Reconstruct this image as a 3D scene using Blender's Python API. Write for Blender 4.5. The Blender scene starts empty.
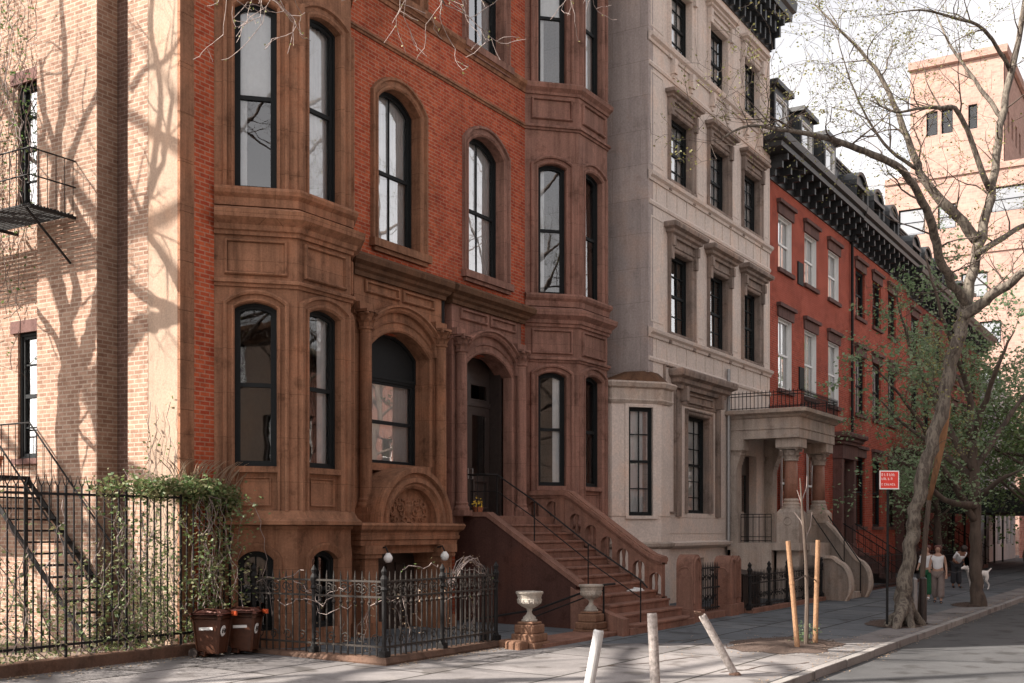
import bpy, bmesh, math, random
from mathutils import Vector, noise
from mathutils.geometry import tessellate_polygon
R = math.radians
random.seed(7)
# World: X runs along the street (away to the right of the picture), Y runs in from the road towards the houses, Z up.
CAM_Z = 2.15; YAW = R(31.4); FPX = 1150.0
CA, SA = math.cos(YAW), math.sin(YAW)
def gz(n):                                   # pavement falls gently towards the kerb
    return 0.02 * (n - 5.35) if n > 5.35 else -0.13
def at(x, y, Z):                             # a survey point: photo bearing and distance -> world metres
    X = (x - 512) / FPX * Z
    return Vector((X * SA + Z * CA, -X * CA + Z * SA, CAM_Z + (530 - y) / FPX * Z))
SC = bpy.context.scene
COL = SC.collection
# ------------------------------------------------------------------ materials
MATS = {}
def newmat(name):
    m = bpy.data.materials.new(name); m.use_nodes = True
    nt = m.node_tree; b = nt.nodes['Principled BSDF']
    MATS[name] = m
    return m, nt, b
def N(nt, t, **k):
    n = nt.nodes.new(t)
    for a, v in k.items():
        if a in n.inputs: n.inputs[a].default_value = v
        else: setattr(n, a, v)
    return n
def noise_n(nt, scale, vec, detail=6, rough=.6):
    n = N(nt, 'ShaderNodeTexNoise'); n.inputs['Scale'].default_value = scale
    n.inputs['Detail'].default_value = detail; n.inputs['Roughness'].default_value = rough
    nt.links.new(vec, n.inputs['Vector']); return n
def ramp(nt, fac, stops):
    r = nt.nodes.new('ShaderNodeValToRGB'); e = r.color_ramp.elements
    e[0].position, e[0].color = stops[0][0], (*stops[0][1], 1)
    e[1].position, e[1].color = stops[-1][0], (*stops[-1][1], 1)
    for p, c in stops[1:-1]:
        q = e.new(p); q.color = (*c, 1)
    nt.links.new(fac, r.inputs['Fac']); return r
def mix(nt, fac, a, b, mode='MIX'):
    m = nt.nodes.new('ShaderNodeMix'); m.data_type = 'RGBA'; m.blend_type = mode
    for s, v in ((0, fac), (6, a), (7, b)):
        if hasattr(v, 'links') or isinstance(v, bpy.types.NodeSocket): nt.links.new(v, m.inputs[s])
        elif s == 0: m.inputs[0].default_value = v
        else: m.inputs[s].default_value = (*v, 1)
    return m.outputs[2]
def bump(nt, b, h, strength=.4, dist=.01):
    n = nt.nodes.new('ShaderNodeBump'); n.inputs['Strength'].default_value = strength
    n.inputs['Distance'].default_value = dist
    nt.links.new(h, n.inputs['Height']); nt.links.new(n.outputs[0], b.inputs['Normal'])
def coords(nt, kind='UV'):
    return nt.nodes.new('ShaderNodeTexCoord').outputs[kind]
def mul(c, f): return tuple(v * f for v in c)
def geo_pos(nt): return nt.nodes.new('ShaderNodeNewGeometry').outputs['Position']
def brick(name, c1, c2, mortar, bw=.215, rh=.075, stain=(.5, .4, .35), var=.35, rough=.85, ms=.009):
    m, nt, b = newmat(name); uv = coords(nt)
    t = nt.nodes.new('ShaderNodeTexBrick'); nt.links.new(uv, t.inputs['Vector'])
    t.inputs['Scale'].default_value = 1; t.inputs['Brick Width'].default_value = bw
    t.inputs['Row Height'].default_value = rh; t.inputs['Mortar Size'].default_value = ms
    t.inputs['Mortar Smooth'].default_value = .2; t.inputs['Bias'].default_value = -.1
    t.inputs['Color1'].default_value = (*c1, 1); t.inputs['Color2'].default_value = (*c2, 1)
    t.inputs['Mortar'].default_value = (*mortar, 1)
    g = geo_pos(nt)
    n1 = noise_n(nt, .55, g, 7, .65); r1 = ramp(nt, n1.outputs[0], [(.3, (1 - var,) * 3), (.5, (1, 1, 1)), (.75, (1 + var * .6,) * 3)])
    c = mix(nt, 1, t.outputs[0], r1.outputs[0], 'MULTIPLY')
    n2 = noise_n(nt, 5, g, 5, .7); r2 = ramp(nt, n2.outputs[0], [(.45, (1, 1, 1)), (.72, stain)])
    c = mix(nt, .8, c, r2.outputs[0], 'MULTIPLY')
    nt.links.new(c, b.inputs['Base Color']); b.inputs['Roughness'].default_value = rough; b.inputs['Specular IOR Level'].default_value = .12
    n3 = noise_n(nt, 90, g, 3); s = nt.nodes.new('ShaderNodeMath'); s.operation = 'MULTIPLY_ADD'
    nt.links.new(t.outputs['Fac'], s.inputs[0]); s.inputs[1].default_value = -1.0; nt.links.new(n3.outputs[0], s.inputs[2])
    bump(nt, b, s.outputs[0], .6, .008); return m
def stone(name, base, var=.3, rough=.8, warm=(1.1, .95, .85), grain=30, joints=None, streak=.35, bumps=.35):
    m, nt, b = newmat(name); g = geo_pos(nt)
    n1 = noise_n(nt, .8, g, 8, .65); r1 = ramp(nt, n1.outputs[0], [(.28, mul(base, 1 - var)), (.5, base), (.75, tuple(base[i] * (1 + var * .5) * warm[i] for i in range(3)))])
    mp = nt.nodes.new('ShaderNodeMapping'); nt.links.new(g, mp.inputs[0]); mp.inputs['Scale'].default_value = (5, 5, .35)
    n2 = noise_n(nt, 1, mp.outputs[0], 6, .7); r2 = ramp(nt, n2.outputs[0], [(.42, (1, 1, 1)), (.7, (1 - streak,) * 3)])
    c = mix(nt, 1, r1.outputs[0], r2.outputs[0], 'MULTIPLY')
    if streak > .1:                                                   # soot blotches and pale worn patches
        n4 = noise_n(nt, 2.6, g, 9, .72); r4 = ramp(nt, n4.outputs[0], [(.34, (.55, .52, .5)), (.46, (1, 1, 1)), (.6, (1, 1, 1)), (.72, (1.3, 1.25, 1.2))]); c = mix(nt, min(1, var*2.6), c, r4.outputs[0], 'MULTIPLY')
    n3 = noise_n(nt, grain, g, 4, .7); r3 = ramp(nt, n3.outputs[0], [(.3, (.8,) * 3), (.7, (1.14,) * 3)])
    c = mix(nt, 1, c, r3.outputs[0], 'MULTIPLY'); h = n3.outputs[0]
    if joints:
        t = nt.nodes.new('ShaderNodeTexBrick'); nt.links.new(coords(nt), t.inputs['Vector'])
        t.inputs['Scale'].default_value = 1; t.inputs['Brick Width'].default_value = joints[0]; t.inputs['Row Height'].default_value = joints[1]
        t.inputs['Mortar Size'].default_value = joints[2]
        t.inputs['Color1'].default_value = (1, 1, 1, 1); t.inputs['Color2'].default_value = (.86, .87, .88, 1); t.inputs['Mortar'].default_value = (.5, .48, .46, 1)
        c = mix(nt, 1, c, t.outputs[0], 'MULTIPLY')
    nt.links.new(c, b.inputs['Base Color']); b.inputs['Roughness'].default_value = rough; b.inputs['Specular IOR Level'].default_value = .12
    bump(nt, b, h, bumps, .01); return m
def plain(name, col, rough=.5, metal=0, var=.15, scale=12, spec=.5, bumps=.15):
    m, nt, b = newmat(name); g = coords(nt, 'Object')
    n1 = noise_n(nt, scale, g, 5, .65)
    r = ramp(nt, n1.outputs[0], [(.3, mul(col, 1 - var)), (.7, mul(col, 1 + var))])
    nt.links.new(r.outputs[0], b.inputs['Base Color']); b.inputs['Roughness'].default_value = rough
    b.inputs['Metallic'].default_value = metal; b.inputs['Specular IOR Level'].default_value = spec
    if bumps: bump(nt, b, n1.outputs[0], bumps, .005)
    return m
def leafmat(name, cols, trans=.35):
    m, nt, b = newmat(name); g = geo_pos(nt)
    oi = nt.nodes.new('ShaderNodeNewGeometry').outputs['Random Per Island']
    n1 = noise_n(nt, 1.1, g, 3)
    a = nt.nodes.new('ShaderNodeMath'); a.operation = 'MULTIPLY_ADD'; nt.links.new(oi, a.inputs[0]); a.inputs[1].default_value = .6
    s2 = nt.nodes.new('ShaderNodeMath'); s2.operation = 'MULTIPLY'; nt.links.new(n1.outputs[0], s2.inputs[0]); s2.inputs[1].default_value = .4
    nt.links.new(s2.outputs[0], a.inputs[2])
    k = len(cols); r = ramp(nt, a.outputs[0], [(.1 + .8 * i / (k - 1), c) for i, c in enumerate(cols)])
    nt.links.new(r.outputs[0], b.inputs['Base Color']); b.inputs['Roughness'].default_value = .55
    tr = nt.nodes.new('ShaderNodeBsdfTranslucent'); nt.links.new(r.outputs[0], tr.inputs[0])
    ms = nt.nodes.new('ShaderNodeMixShader'); ms.inputs[0].default_value = trans
    out = nt.nodes['Material Output']; nt.links.new(b.outputs[0], ms.inputs[1]); nt.links.new(tr.outputs[0], ms.inputs[2]); nt.links.new(ms.outputs[0], out.inputs[0])
    return m
def bark(name, cols, sc=3.0, stretch=.35):
    m, nt, b = newmat(name); g = geo_pos(nt)
    mp = nt.nodes.new('ShaderNodeMapping'); nt.links.new(g, mp.inputs[0]); mp.inputs['Scale'].default_value = (1, 1, stretch)
    n1 = noise_n(nt, sc, mp.outputs[0], 8, .62)
    k = len(cols); r = ramp(nt, n1.outputs[0], [(.32 + .36 * i / (k - 1), c) for i, c in enumerate(cols)])
    nt.links.new(r.outputs[0], b.inputs['Base Color']); b.inputs['Roughness'].default_value = .9
    n2 = noise_n(nt, 14, mp.outputs[0], 6, .7); bump(nt, b, n2.outputs[0], .8, .03); return m
def glassmat(name, boost=.0, tint=(.9, .93, .95)):
    m, nt, b = newmat(name); nt.nodes.remove(b)
    fr = nt.nodes.new('ShaderNodeFresnel'); fr.inputs[0].default_value = 1.6
    ad = nt.nodes.new('ShaderNodeMath'); ad.operation = 'MULTIPLY_ADD'; nt.links.new(fr.outputs[0], ad.inputs[0]); ad.inputs[1].default_value = 1.15; ad.inputs[2].default_value = boost; ad.use_clamp = True
    gl = nt.nodes.new('ShaderNodeBsdfGlossy'); gl.inputs['Roughness'].default_value = .01; gl.inputs[0].default_value = (.95, .95, .95, 1)
    tr = nt.nodes.new('ShaderNodeBsdfTransparent'); tr.inputs[0].default_value = (*mul(tint, .95), 1)
    n = noise_n(nt, 1.6, geo_pos(nt), 2, .4); bp = nt.nodes.new('ShaderNodeBump'); bp.inputs['Strength'].default_value = .05; bp.inputs['Distance'].default_value = .03
    nt.links.new(n.outputs[0], bp.inputs['Height']); nt.links.new(bp.outputs[0], gl.inputs['Normal'])
    ms = nt.nodes.new('ShaderNodeMixShader'); nt.links.new(ad.outputs[0], ms.inputs[0]); nt.links.new(tr.outputs[0], ms.inputs[1]); nt.links.new(gl.outputs[0], ms.inputs[2])
    nt.links.new(ms.outputs[0], nt.nodes['Material Output'].inputs[0]); return m

brick('red_brick', (.47, .105, .045), (.33, .055, .027), (.42, .21, .14), ms=.011)
brick('red_brick_right', (.46, .098, .045), (.31, .048, .026), (.38, .18, .12), ms=.011)
brick('row_brick', (.43, .075, .042), (.29, .045, .028), (.33, .15, .11), stain=(.6, .5, .45), var=.3, ms=.012)
brick('row_brick_dark', (.30, .07, .05), (.24, .05, .04), (.2, .1, .08), stain=(.7, .6, .55), var=.2)
brick('side_brick', (.36, .235, .17), (.24, .14, .10), (.40, .325, .26), stain=(.55, .45, .42), var=.22, ms=.012)
brick('recess_shade_brick', (.13, .075, .058), (.10, .06, .045), (.17, .12, .10), stain=(.6, .55, .5), ms=.012)  # dark side brick: the recess shadow is put into its colour
brick('tower_brick', (.38, .25, .205), (.29, .185, .155), (.38, .29, .25), bw=.4, rh=.2, stain=(.85, .8, .8), var=.15)
brick('garage_brick', (.50, .24, .19), (.40, .18, .15), (.5, .34, .3), bw=.4, rh=.15)
brick('opposite_brick', (.25, .11, .08), (.2, .09, .07), (.35, .24, .2), bw=.22, rh=.075)
stone('brownstone', (.33, .165, .098), var=.34, streak=.5, joints=(1.35, .74, .004))
stone('brownstone_right', (.315, .170, .130), var=.32, streak=.5, joints=(1.35, .74, .004), warm=(1.05, .97, .95))
stone('side_stucco', (.36, .265, .20), var=.12, streak=.15)
stone('cream_stucco', (.64, .55, .49), var=.10, streak=.08, grain=20, bumps=.15)
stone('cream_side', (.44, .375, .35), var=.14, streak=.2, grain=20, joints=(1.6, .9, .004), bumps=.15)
stone('porch_stone', (.46, .385, .33), var=.22, streak=.35)
stone('porch_marble', (.34, .17, .12), var=.3, rough=.4)
stone('lintel_stone', (.15, .085, .075), var=.25)
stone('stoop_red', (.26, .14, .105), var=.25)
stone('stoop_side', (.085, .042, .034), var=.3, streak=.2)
stone('urn_stone', (.42, .38, .33), var=.3, grain=60, bumps=.8)
stone('kerb_brown', (.13, .08, .058), var=.4)
stone('hood_stone', (.30, .235, .20), var=.45, streak=.5)
stone('urn_base', (.26, .145, .095), var=.35, bumps=.7)
stone('cheek_stone', (.25, .205, .175), var=.25)
stone('cornice_dark', (.13, .070, .042), var=.35, streak=.4)
stone('opposite_stone', (.22, .17, .14), var=.2)
stone('white_facade', (.62, .62, .64), var=.1)
plain('black_paint', (.014, .015, .017), rough=.45, var=.3)
plain('cornice_paint', (.022, .024, .026), rough=.5, var=.4)
plain('slate', (.05, .052, .058), rough=.6, var=.3, scale=5)
plain('sash_black', (.012, .014, .015), rough=.65, spec=.2)
plain('sash_white', (.72, .72, .70), rough=.5, var=.06)
plain('door_black', (.035, .026, .023), rough=.35, var=.3)
plain('iron', (.012, .011, .011), spec=.25, rough=.7, var=.4)
plain('iron_weathered', (.034, .028, .024), spec=.3, rough=.7, var=.6, scale=30)
plain('curtain', (.80, .79, .77), rough=.9, var=.06)
plain('blind', (.62, .60, .58), rough=.9, var=.06)
plain('room_dark', (.035, .03, .028), rough=.9)
plain('white_post', (.42, .41, .40), rough=.65, var=.2, scale=9)
plain('worn_post', (.33, .29, .265), rough=.75, var=.5, scale=18)
plain('rust', (.16, .09, .06), rough=.8, var=.5, scale=30)
plain('bin_brown', (.075, .026, .012), rough=.45, var=.25)
plain('bin_lid', (.13, .045, .03), rough=.55, var=.25)
plain('bin_orange', (.62, .10, .03), rough=.5)
plain('decal_white', (.72, .72, .70), rough=.6, var=.03)
plain('terracotta', (.32, .11, .05), rough=.8)
plain('wood_stake', (.27, .150, .080), rough=.8, var=.3, scale=25)
plain('sign_red', (.72, .05, .035), rough=.4, var=.06)
plain('sign_white', (.8, .78, .76), rough=.45, var=.03)
plain('steel', (.30, .30, .30), rough=.45, metal=.6)
plain('lamp_glass', (.8, .8, .78), rough=.15, var=.02)
plain('skin', (.42, .25, .18), rough=.6, var=.05)
plain('skin_brown', (.24, .12, .075), rough=.6, var=.05)
plain('cloth_white', (.72, .72, .73), rough=.9, var=.05)
plain('cloth_grey', (.21, .165, .15), rough=.9, var=.1)
plain('cloth_green', (.015, .10, .045), rough=.9, var=.15)
plain('cloth_dark', (.03, .03, .035), rough=.9, var=.1)
plain('hair_auburn', (.10, .028, .018), rough=.6, var=.2)
plain('hair_dark', (.03, .02, .015), rough=.6, var=.2)
plain('fur_white', (.70, .66, .62), rough=.95, var=.1)
plain('paper', (.72, .71, .69), rough=.9, var=.05)
plain('yellow_petal', (.70, .48, .05), rough=.7)
plain('mulch', (.07, .045, .034), rough=1, var=.5, scale=40, bumps=1)
plain('soil', (.16, .11, .08), rough=1, var=.4, scale=9, bumps=1)
plain('shed_green', (.010, .016, .014), rough=.7, var=.3)
glassmat('glass'); glassmat('glass_mid', boost=.10); glassmat('glass_bright', boost=.24)
glassmat('glass_office', boost=.35, tint=(.8, .9, 1))
leafmat('leaf_bud', [(.20, .17, .06), (.26, .25, .09), (.16, .20, .06)], .4)
leafmat('leaf_green', [(.10, .17, .08), (.20, .29, .15), (.34, .42, .27)], .55)
leafmat('leaf_fresh', [(.05, .10, .03), (.10, .17, .05), (.17, .22, .08)], .4)
leafmat('leaf_vine', [(.05, .10, .03), (.12, .18, .06), (.22, .20, .10), (.10, .14, .05)], .35)
leafmat('leaf_dry', [(.25, .16, .10), (.32, .24, .16), (.2, .12, .08)], .2)
bark('bark_plane', [(.04, .03, .025), (.075, .06, .048), (.17, .145, .115), (.06, .047, .038), (.12, .10, .08)], 7, .3)
bark('bark_dark', [(.045, .032, .026), (.09, .065, .05), (.12, .09, .07)], 5, .25)
bark('bark_orange', [(.20, .10, .05), (.34, .18, .09), (.16, .09, .055)], 6, .25)
bark('twig', [(.22, .17, .15), (.33, .27, .25)], 8, 1)
bark('twig_dark', [(.06, .042, .032), (.10, .075, .06)], 8, 1)

# ------------------------------------------------------------------ geometry
def wloc(o):
    v = Vector((0, 0, 0))
    while o: v = v + o.location; o = o.parent
    return v
class G:
    def __init__(s): s.v = []; s.f = []
    def add(s, vs, fs):
        b = len(s.v); s.v += [Vector(p) for p in vs]; s.f += [tuple(b + i for i in f) for f in fs]
    def build(s, name, mat, parent=None, smooth=False, bevel=0, origin=None):
        org = wloc(parent) if parent else (Vector(origin) if origin else Vector((0, 0, 0)))
        me = bpy.data.meshes.new(name)
        me.from_pydata([tuple(p - org) for p in s.v], [], s.f)
        uvl = me.uv_layers.new(name='UVMap')
        data = [0.0] * (2 * len(me.loops))
        for p in me.polygons:
            n = p.normal
            if abs(n.z) > .75:
                for li in p.loop_indices:
                    w = s.v[me.loops[li].vertex_index]; data[2*li] = w.x; data[2*li+1] = w.y
            else:
                l = math.hypot(n.x, n.y) or 1; tx, ty = -n.y / l, n.x / l
                if tx < -.01 or (abs(tx) <= .01 and ty > 0): tx, ty = -tx, -ty
                for li in p.loop_indices:
                    w = s.v[me.loops[li].vertex_index]; data[2*li] = w.x * tx + w.y * ty; data[2*li+1] = w.z
        uvl.data.foreach_set('uv', data)
        me.materials.append(MATS[mat] if isinstance(mat, str) else mat)
        if smooth: me.polygons.foreach_set('use_smooth', [True] * len(me.polygons))
        me.update()
        o = bpy.data.objects.new(name, me); COL.objects.link(o)
        if parent: o.parent = parent
        else: o.location = org
        if bevel:
            m = o.modifiers.new('bevel', 'BEVEL'); m.width = bevel; m.segments = 2; m.limit_method = 'ANGLE'; m.angle_limit = R(40)
        return o
    def cut(s): s.cuts = getattr(s, 'cuts', []) + [(len(s.v), len(s.f))]
    def build_each(s, name, mat, parent=None, **k):                  # one object per piece, pieces end at cut()
        out = []; v0 = f0 = 0
        for v1, f1 in getattr(s, 'cuts', []) + [(len(s.v), len(s.f))]:
            if v1 > v0:
                q = G(); q.v = s.v[v0:v1]; q.f = [tuple(i - v0 for i in f) for f in s.f[f0:f1]]; out.append(q.build(name, mat, parent, **k))
            v0, f0 = v1, f1
        return out
    def box(s, x0, x1, y0, y1, z0, z1):
        s.add([(x0,y0,z0),(x1,y0,z0),(x1,y1,z0),(x0,y1,z0),(x0,y0,z1),(x1,y0,z1),(x1,y1,z1),(x0,y1,z1)],
              [(0,3,2,1),(4,5,6,7),(0,1,5,4),(1,2,6,5),(2,3,7,6),(3,0,4,7)])
    def fbox(s, F, u0, u1, z0, z1, d0, d1):
        P = [F.p(u, z, d) for z in (z0, z1) for (u, d) in ((u0, d1), (u1, d1), (u1, d0), (u0, d0))]
        s.add(P, [(0,3,2,1),(4,5,6,7),(0,1,5,4),(1,2,6,5),(2,3,7,6),(3,0,4,7)])
    def bar(s, a, b, w, h=None, up=(0, 0, 1)):
        a, b = Vector(a), Vector(b); d = (b - a).normalized(); up = Vector(up)
        if abs(d.dot(up)) > .97: up = Vector((1, 0, 0))
        x = d.cross(up).normalized() * (w / 2); y = x.cross(d).normalized() * ((h or w) / 2)
        s.add([a - x - y, a + x - y, a + x + y, a - x + y, b - x - y, b + x - y, b + x + y, b - x + y],
              [(0,3,2,1),(4,5,6,7),(0,1,5,4),(1,2,6,5),(2,3,7,6),(3,0,4,7)])
    def tube(s, pts, rad, k=6, cap=True):
        pts = [Vector(p) for p in pts]; n = len(pts)
        if not isinstance(rad, (list, tuple)): rad = [rad] * n
        b = len(s.v); px = None
        for i, p in enumerate(pts):
            d = (pts[min(i+1, n-1)] - pts[max(i-1, 0)])
            d = d.normalized() if d.length > 1e-9 else Vector((0, 0, 1))
            if px is None:
                r = Vector((1, 0, 0)) if abs(d.x) < .8 else Vector((0, 1, 0)); px = d.cross(r).normalized()
            else:
                px = px - d * px.dot(d); px = px.normalized() if px.length > 1e-6 else d.orthogonal().normalized()
            py = d.cross(px)
            for j in range(k):
                a = 2 * math.pi * j / k; s.v.append(p + (px * math.cos(a) + py * math.sin(a)) * rad[i])
        for i in range(n - 1):
            for j in range(k):
                s.f.append((b+i*k+j, b+i*k+(j+1)%k, b+(i+1)*k+(j+1)%k, b+(i+1)*k+j))
        if cap: s.f.append(tuple(b+j for j in range(k))[::-1]); s.f.append(tuple(b+(n-1)*k+j for j in range(k)))
    def lathe(s, c, prof, k=20, sx=1, sy=1):
        b = len(s.v); n = len(prof)
        for r, z in prof:
            for j in range(k):
                a = 2 * math.pi * j / k; s.v.append(Vector((c[0] + r * sx * math.cos(a), c[1] + r * sy * math.sin(a), z + (c[2] if len(c) > 2 else 0))))
        for i in range(n - 1):
            for j in range(k): s.f.append((b+i*k+j, b+i*k+(j+1)%k, b+(i+1)*k+(j+1)%k, b+(i+1)*k+j))
        s.f.append(tuple(b+j for j in range(k))[::-1]); s.f.append(tuple(b+(n-1)*k+j for j in range(k)))
    def slab(s, F, outer, holes=(), d0=0, d1=0.1, back=True):       # a plate with holes, thickness d0..d1
        polys = [list(outer)] + [list(h) for h in holes]
        tri = tessellate_polygon([[Vector((u, z, 0)) for u, z in p] for p in polys])
        flat = [q for p in polys for q in p]
        s.add([F.p(u, z, d1) for u, z in flat], [tuple(t) for t in tri])
        if back: s.add([F.p(u, z, d0) for u, z in flat], [tuple(t)[::-1] for t in tri])
        for p in polys:
            m = len(p)
            s.add([F.p(u, z, d) for d in (d1, d0) for u, z in p], [(i, (i+1) % m, m+(i+1) % m, m+i) for i in range(m)])
    def arch_sweep(s, F, A, prof, closed=False):                     # moulded surround: prof = [(offset from opening, depth)]
        outs = [A.off(t, closed) for t, d in prof]; m = len(outs[0]); b = len(s.v)
        for (t, d), o in zip(prof, outs): s.v += [F.p(u, z, d) for u, z in o]
        for i in range(len(prof) - 1):
            for j in range(0 if closed else 1, m):
                s.f.append((b+i*m+j, b+i*m+(j+1) % m, b+(i+1)*m+(j+1) % m, b+(i+1)*m+j))
    def sweep(s, plan, prof, caps=True):                             # moulding run along a plan polyline; prof = closed [(projection, z)]
        n = len(plan); P = [Vector(p) for p in plan]; m = len(prof); b = len(s.v)
        for i in range(n):
            e = []
            if i > 0: d = (P[i] - P[i-1]).normalized(); e.append(Vector((d.y, -d.x)))
            if i < n - 1: d = (P[i+1] - P[i]).normalized(); e.append(Vector((d.y, -d.x)))
            o = e[0] if len(e) == 1 else (e[0] + e[1]) / (1 + e[0].dot(e[1]))
            for t, z in prof: q = P[i] + o * t; s.v.append(Vector((q.x, q.y, z)))
        for i in range(n - 1):
            for j in range(m): s.f.append((b+i*m+j, b+(i+1)*m+j, b+(i+1)*m+(j+1) % m, b+i*m+(j+1) % m))
        if caps: s.f.append(tuple(b+j for j in range(m))); s.f.append(tuple(b+(n-1)*m+j for j in range(m))[::-1])
class Fr:                                                            # a wall plane: u along, z up, d outward
    def __init__(s, x, y, dx, dy): l = math.hypot(dx, dy); s.o = (x, y); s.d = (dx / l, dy / l); s.n = (s.d[1], -s.d[0])
    def p(s, u, z, d=0): return Vector((s.o[0] + s.d[0]*u + s.n[0]*d, s.o[1] + s.d[1]*u + s.n[1]*d, z))
def street(n): return Fr(0, n, 1, 0)                                 # facade facing the road, u = X
def leftface(x): return Fr(x, 0, 0, -1)                              # wall facing back down the street, u = -Y
class Arch:
    def __init__(s, u0, u1, z0, z1, rise=0, k=12): s.a = (u0, u1, z0, z1, rise); s.k = k
    def off(s, t=0, closed=True):
        u0, u1, z0, z1, r = s.a; zb = z0 - (t if closed else 0)
        if r <= 0: return [(u0-t, zb), (u1+t, zb), (u1+t, z1+t), (u0-t, z1+t)]
        w = (u1 - u0) / 2; Rr = (w*w + r*r) / (2*r); cz = z1 - Rr; c = (u0+u1)/2; R2 = Rr + t; w2 = w + t
        h = math.sqrt(max(R2*R2 - w2*w2, 0)); a0 = math.atan2(h, w2); pts = [(u0-t, zb), (u1+t, zb)]
        for i in range(s.k + 1): a = a0 + (math.pi - 2*a0) * i / s.k; pts.append((c + R2*math.cos(a), cz + R2*math.sin(a)))
        return pts
def rect(u0, u1, z0, z1): return [(u0, z0), (u1, z0), (u1, z1), (u0, z1)]
def tag(o, label=None, cat=None, group=None, kind=None):
    if label: o['label'] = label
    if cat: o['category'] = cat
    if group: o['group'] = group
    if kind: o['kind'] = kind
    return o
def thing(name, loc, label, cat, group=None):
    o = bpy.data.objects.new(name, None); COL.objects.link(o); o.location = loc; o.empty_display_size = .2
    return tag(o, label, cat, group)

def window(F, u0, u1, z0, z1, rise, parent, sash='sash_black', nv=0, nh=0, curtain=None, rec=.24, split=.5, glass='glass', name='window'):
    A = Arch(u0, u1, z0, z1, rise); g = G()
    g.arch_sweep(F, A, [(.0, -rec+.03), (-.05, -rec+.03), (-.05, -rec), (-.10, -rec), (-.10, -rec-.06)], True)
    zm = z0 + (z1 - z0) * split
    if split: g.fbox(F, u0+.08, u1-.08, zm-.035, zm+.035, -rec-.06, -rec-.005)
    for i in range(nv):
        u = u0 + .1 + (u1 - u0 - .2) * (i+1) / (nv+1); zt = z1 - .09 - (rise * (2*(u-(u0+u1)/2)/(u1-u0))**2 if rise else 0)
        g.fbox(F, u-.014, u+.014, z0+.08, zt, -rec-.05, -rec-.02)
    for i in range(nh):
        for a, b in ((z0, zm), (zm, z1 - rise)):
            z = a + (b - a) * (i+1) / (nh+1); g.fbox(F, u0+.08, u1-.08, z-.013, z+.013, -rec-.052, -rec-.018)
    w = g.build(name, sash, parent)
    q = G(); r = Fr(*F.p(0, 0, -rec-.045)[:2], *F.d)
    B = Arch(u0+.1, u1-.1, z0+.1, z1-.1, max(rise-.02, 0)).off(0)
    lo = [(u, z) for u, z in B if z < zm]; hi = [(u, z) for u, z in B if z >= zm]
    for part, poly in enumerate(([*B[:2], (u1-.1, zm-.03), (u0+.1, zm-.03)], [(u0+.1, zm+.03), (u1-.1, zm+.03)] + [p for p in B[2:] if p[1] > zm])):
        if rise <= 0 and part == 1: poly = [(u0+.1, zm+.03), (u1-.1, zm+.03), (u1-.1, z1-.1), (u0+.1, z1-.1)]
        tl, ts = random.uniform(-.006, .006), random.uniform(-.01, .01); uc = (u0+u1)/2
        tri = tessellate_polygon([[Vector((u, z, 0)) for u, z in poly]])
        q.add([r.p(u, z, (z-zm)*tl + (u-uc)*ts - .012*part) for u, z in poly], [tuple(t) for t in tri])
    q.build('glass', glass, w)
    if curtain:
        c = G(); zt = z1 - .08
        def drape(ua, ub, za, amp=.02):
            m = max(6, int((ub-ua)/.035)); vs = []
            for i in range(m+1):
                u = ua + (ub-ua)*i/m; d = -rec-.12 + amp*math.sin(i*2.1) + random.uniform(-.006, .006); vs += [F.p(u, za, d), F.p(u, zt, d*1.0)]
            c.add(vs, [(2*i, 2*i+2, 2*i+3, 2*i+1) for i in range(m)])
        if curtain == 'full': drape(u0, u1, z0+.03)
        elif curtain == 'left': drape(u0, u0+(u1-u0)*.32, z0+.03)
        elif curtain == 'topleft': drape(u0, u1, zm, .004); drape(u0, u0+(u1-u0)*.3, z0+.03)
        elif curtain == 'both': drape(u0, u0+(u1-u0)*.25, z0+.03); drape(u1-(u1-u0)*.25, u1, z0+.03)
        elif curtain == 'right': drape(u1-(u1-u0)*.38, u1, z0+.03)
        elif curtain == 'top': drape(u0, u1, zm, .004)
        elif curtain == 'most': drape(u0, u1, z0+(z1-z0)*.12, .004)
        c.build('curtain', 'curtain', w, smooth=True)
    return w
SURR = [(-.004, -.24), (-.004, .02), (.035, .05), (.07, .05), (.085, .02), (.15, .02), (.17, .07), (.22, .07), (.24, .0)]
def surround(g, F, A, prof=SURR): g.arch_sweep(F, A, prof, False)
def sunk(g, F, u0, u1, z0, z1, d=.0, w=.05, deep=.04):                # raised frame with sunk field
    A = Arch(u0, u1, z0, z1); g.arch_sweep(F, A, [(0, d+.002), (0, d+.035), (-w*.5, d+.035), (-w, d+.004), (-w-.001, d+.004)], True)
def panelframe(g, F, u0, u1, z0, z1, d=0, q=1):
    A = Arch(u0, u1, z0, z1); g.arch_sweep(F, A, [(.0, d), (.0, d+.04*q), (-.02, d+.065*q), (-.045, d+.06*q), (-.055, d+.0)], True)
CORN = lambda z, h, p: [(-.02, z), (p*.25, z), (p*.3, z+h*.2), (p*.55, z+h*.3), (p*.6, z+h*.5), (p*.95, z+h*.62), (p, z+h*.8), (p, z+h*.92), (p*.9, z+h), (-.02, z+h+.03)]
STR = lambda z, h, p: [(-.02, z), (p*.4, z), (p*.5, z+h*.4), (p, z+h*.5), (p, z+h*.85), (p*.85, z+h), (-.02, z+h+.02)]
def iron_gate_scrolls(g, a, b, z0, z1, r=.008, n=3):
    pass
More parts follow.
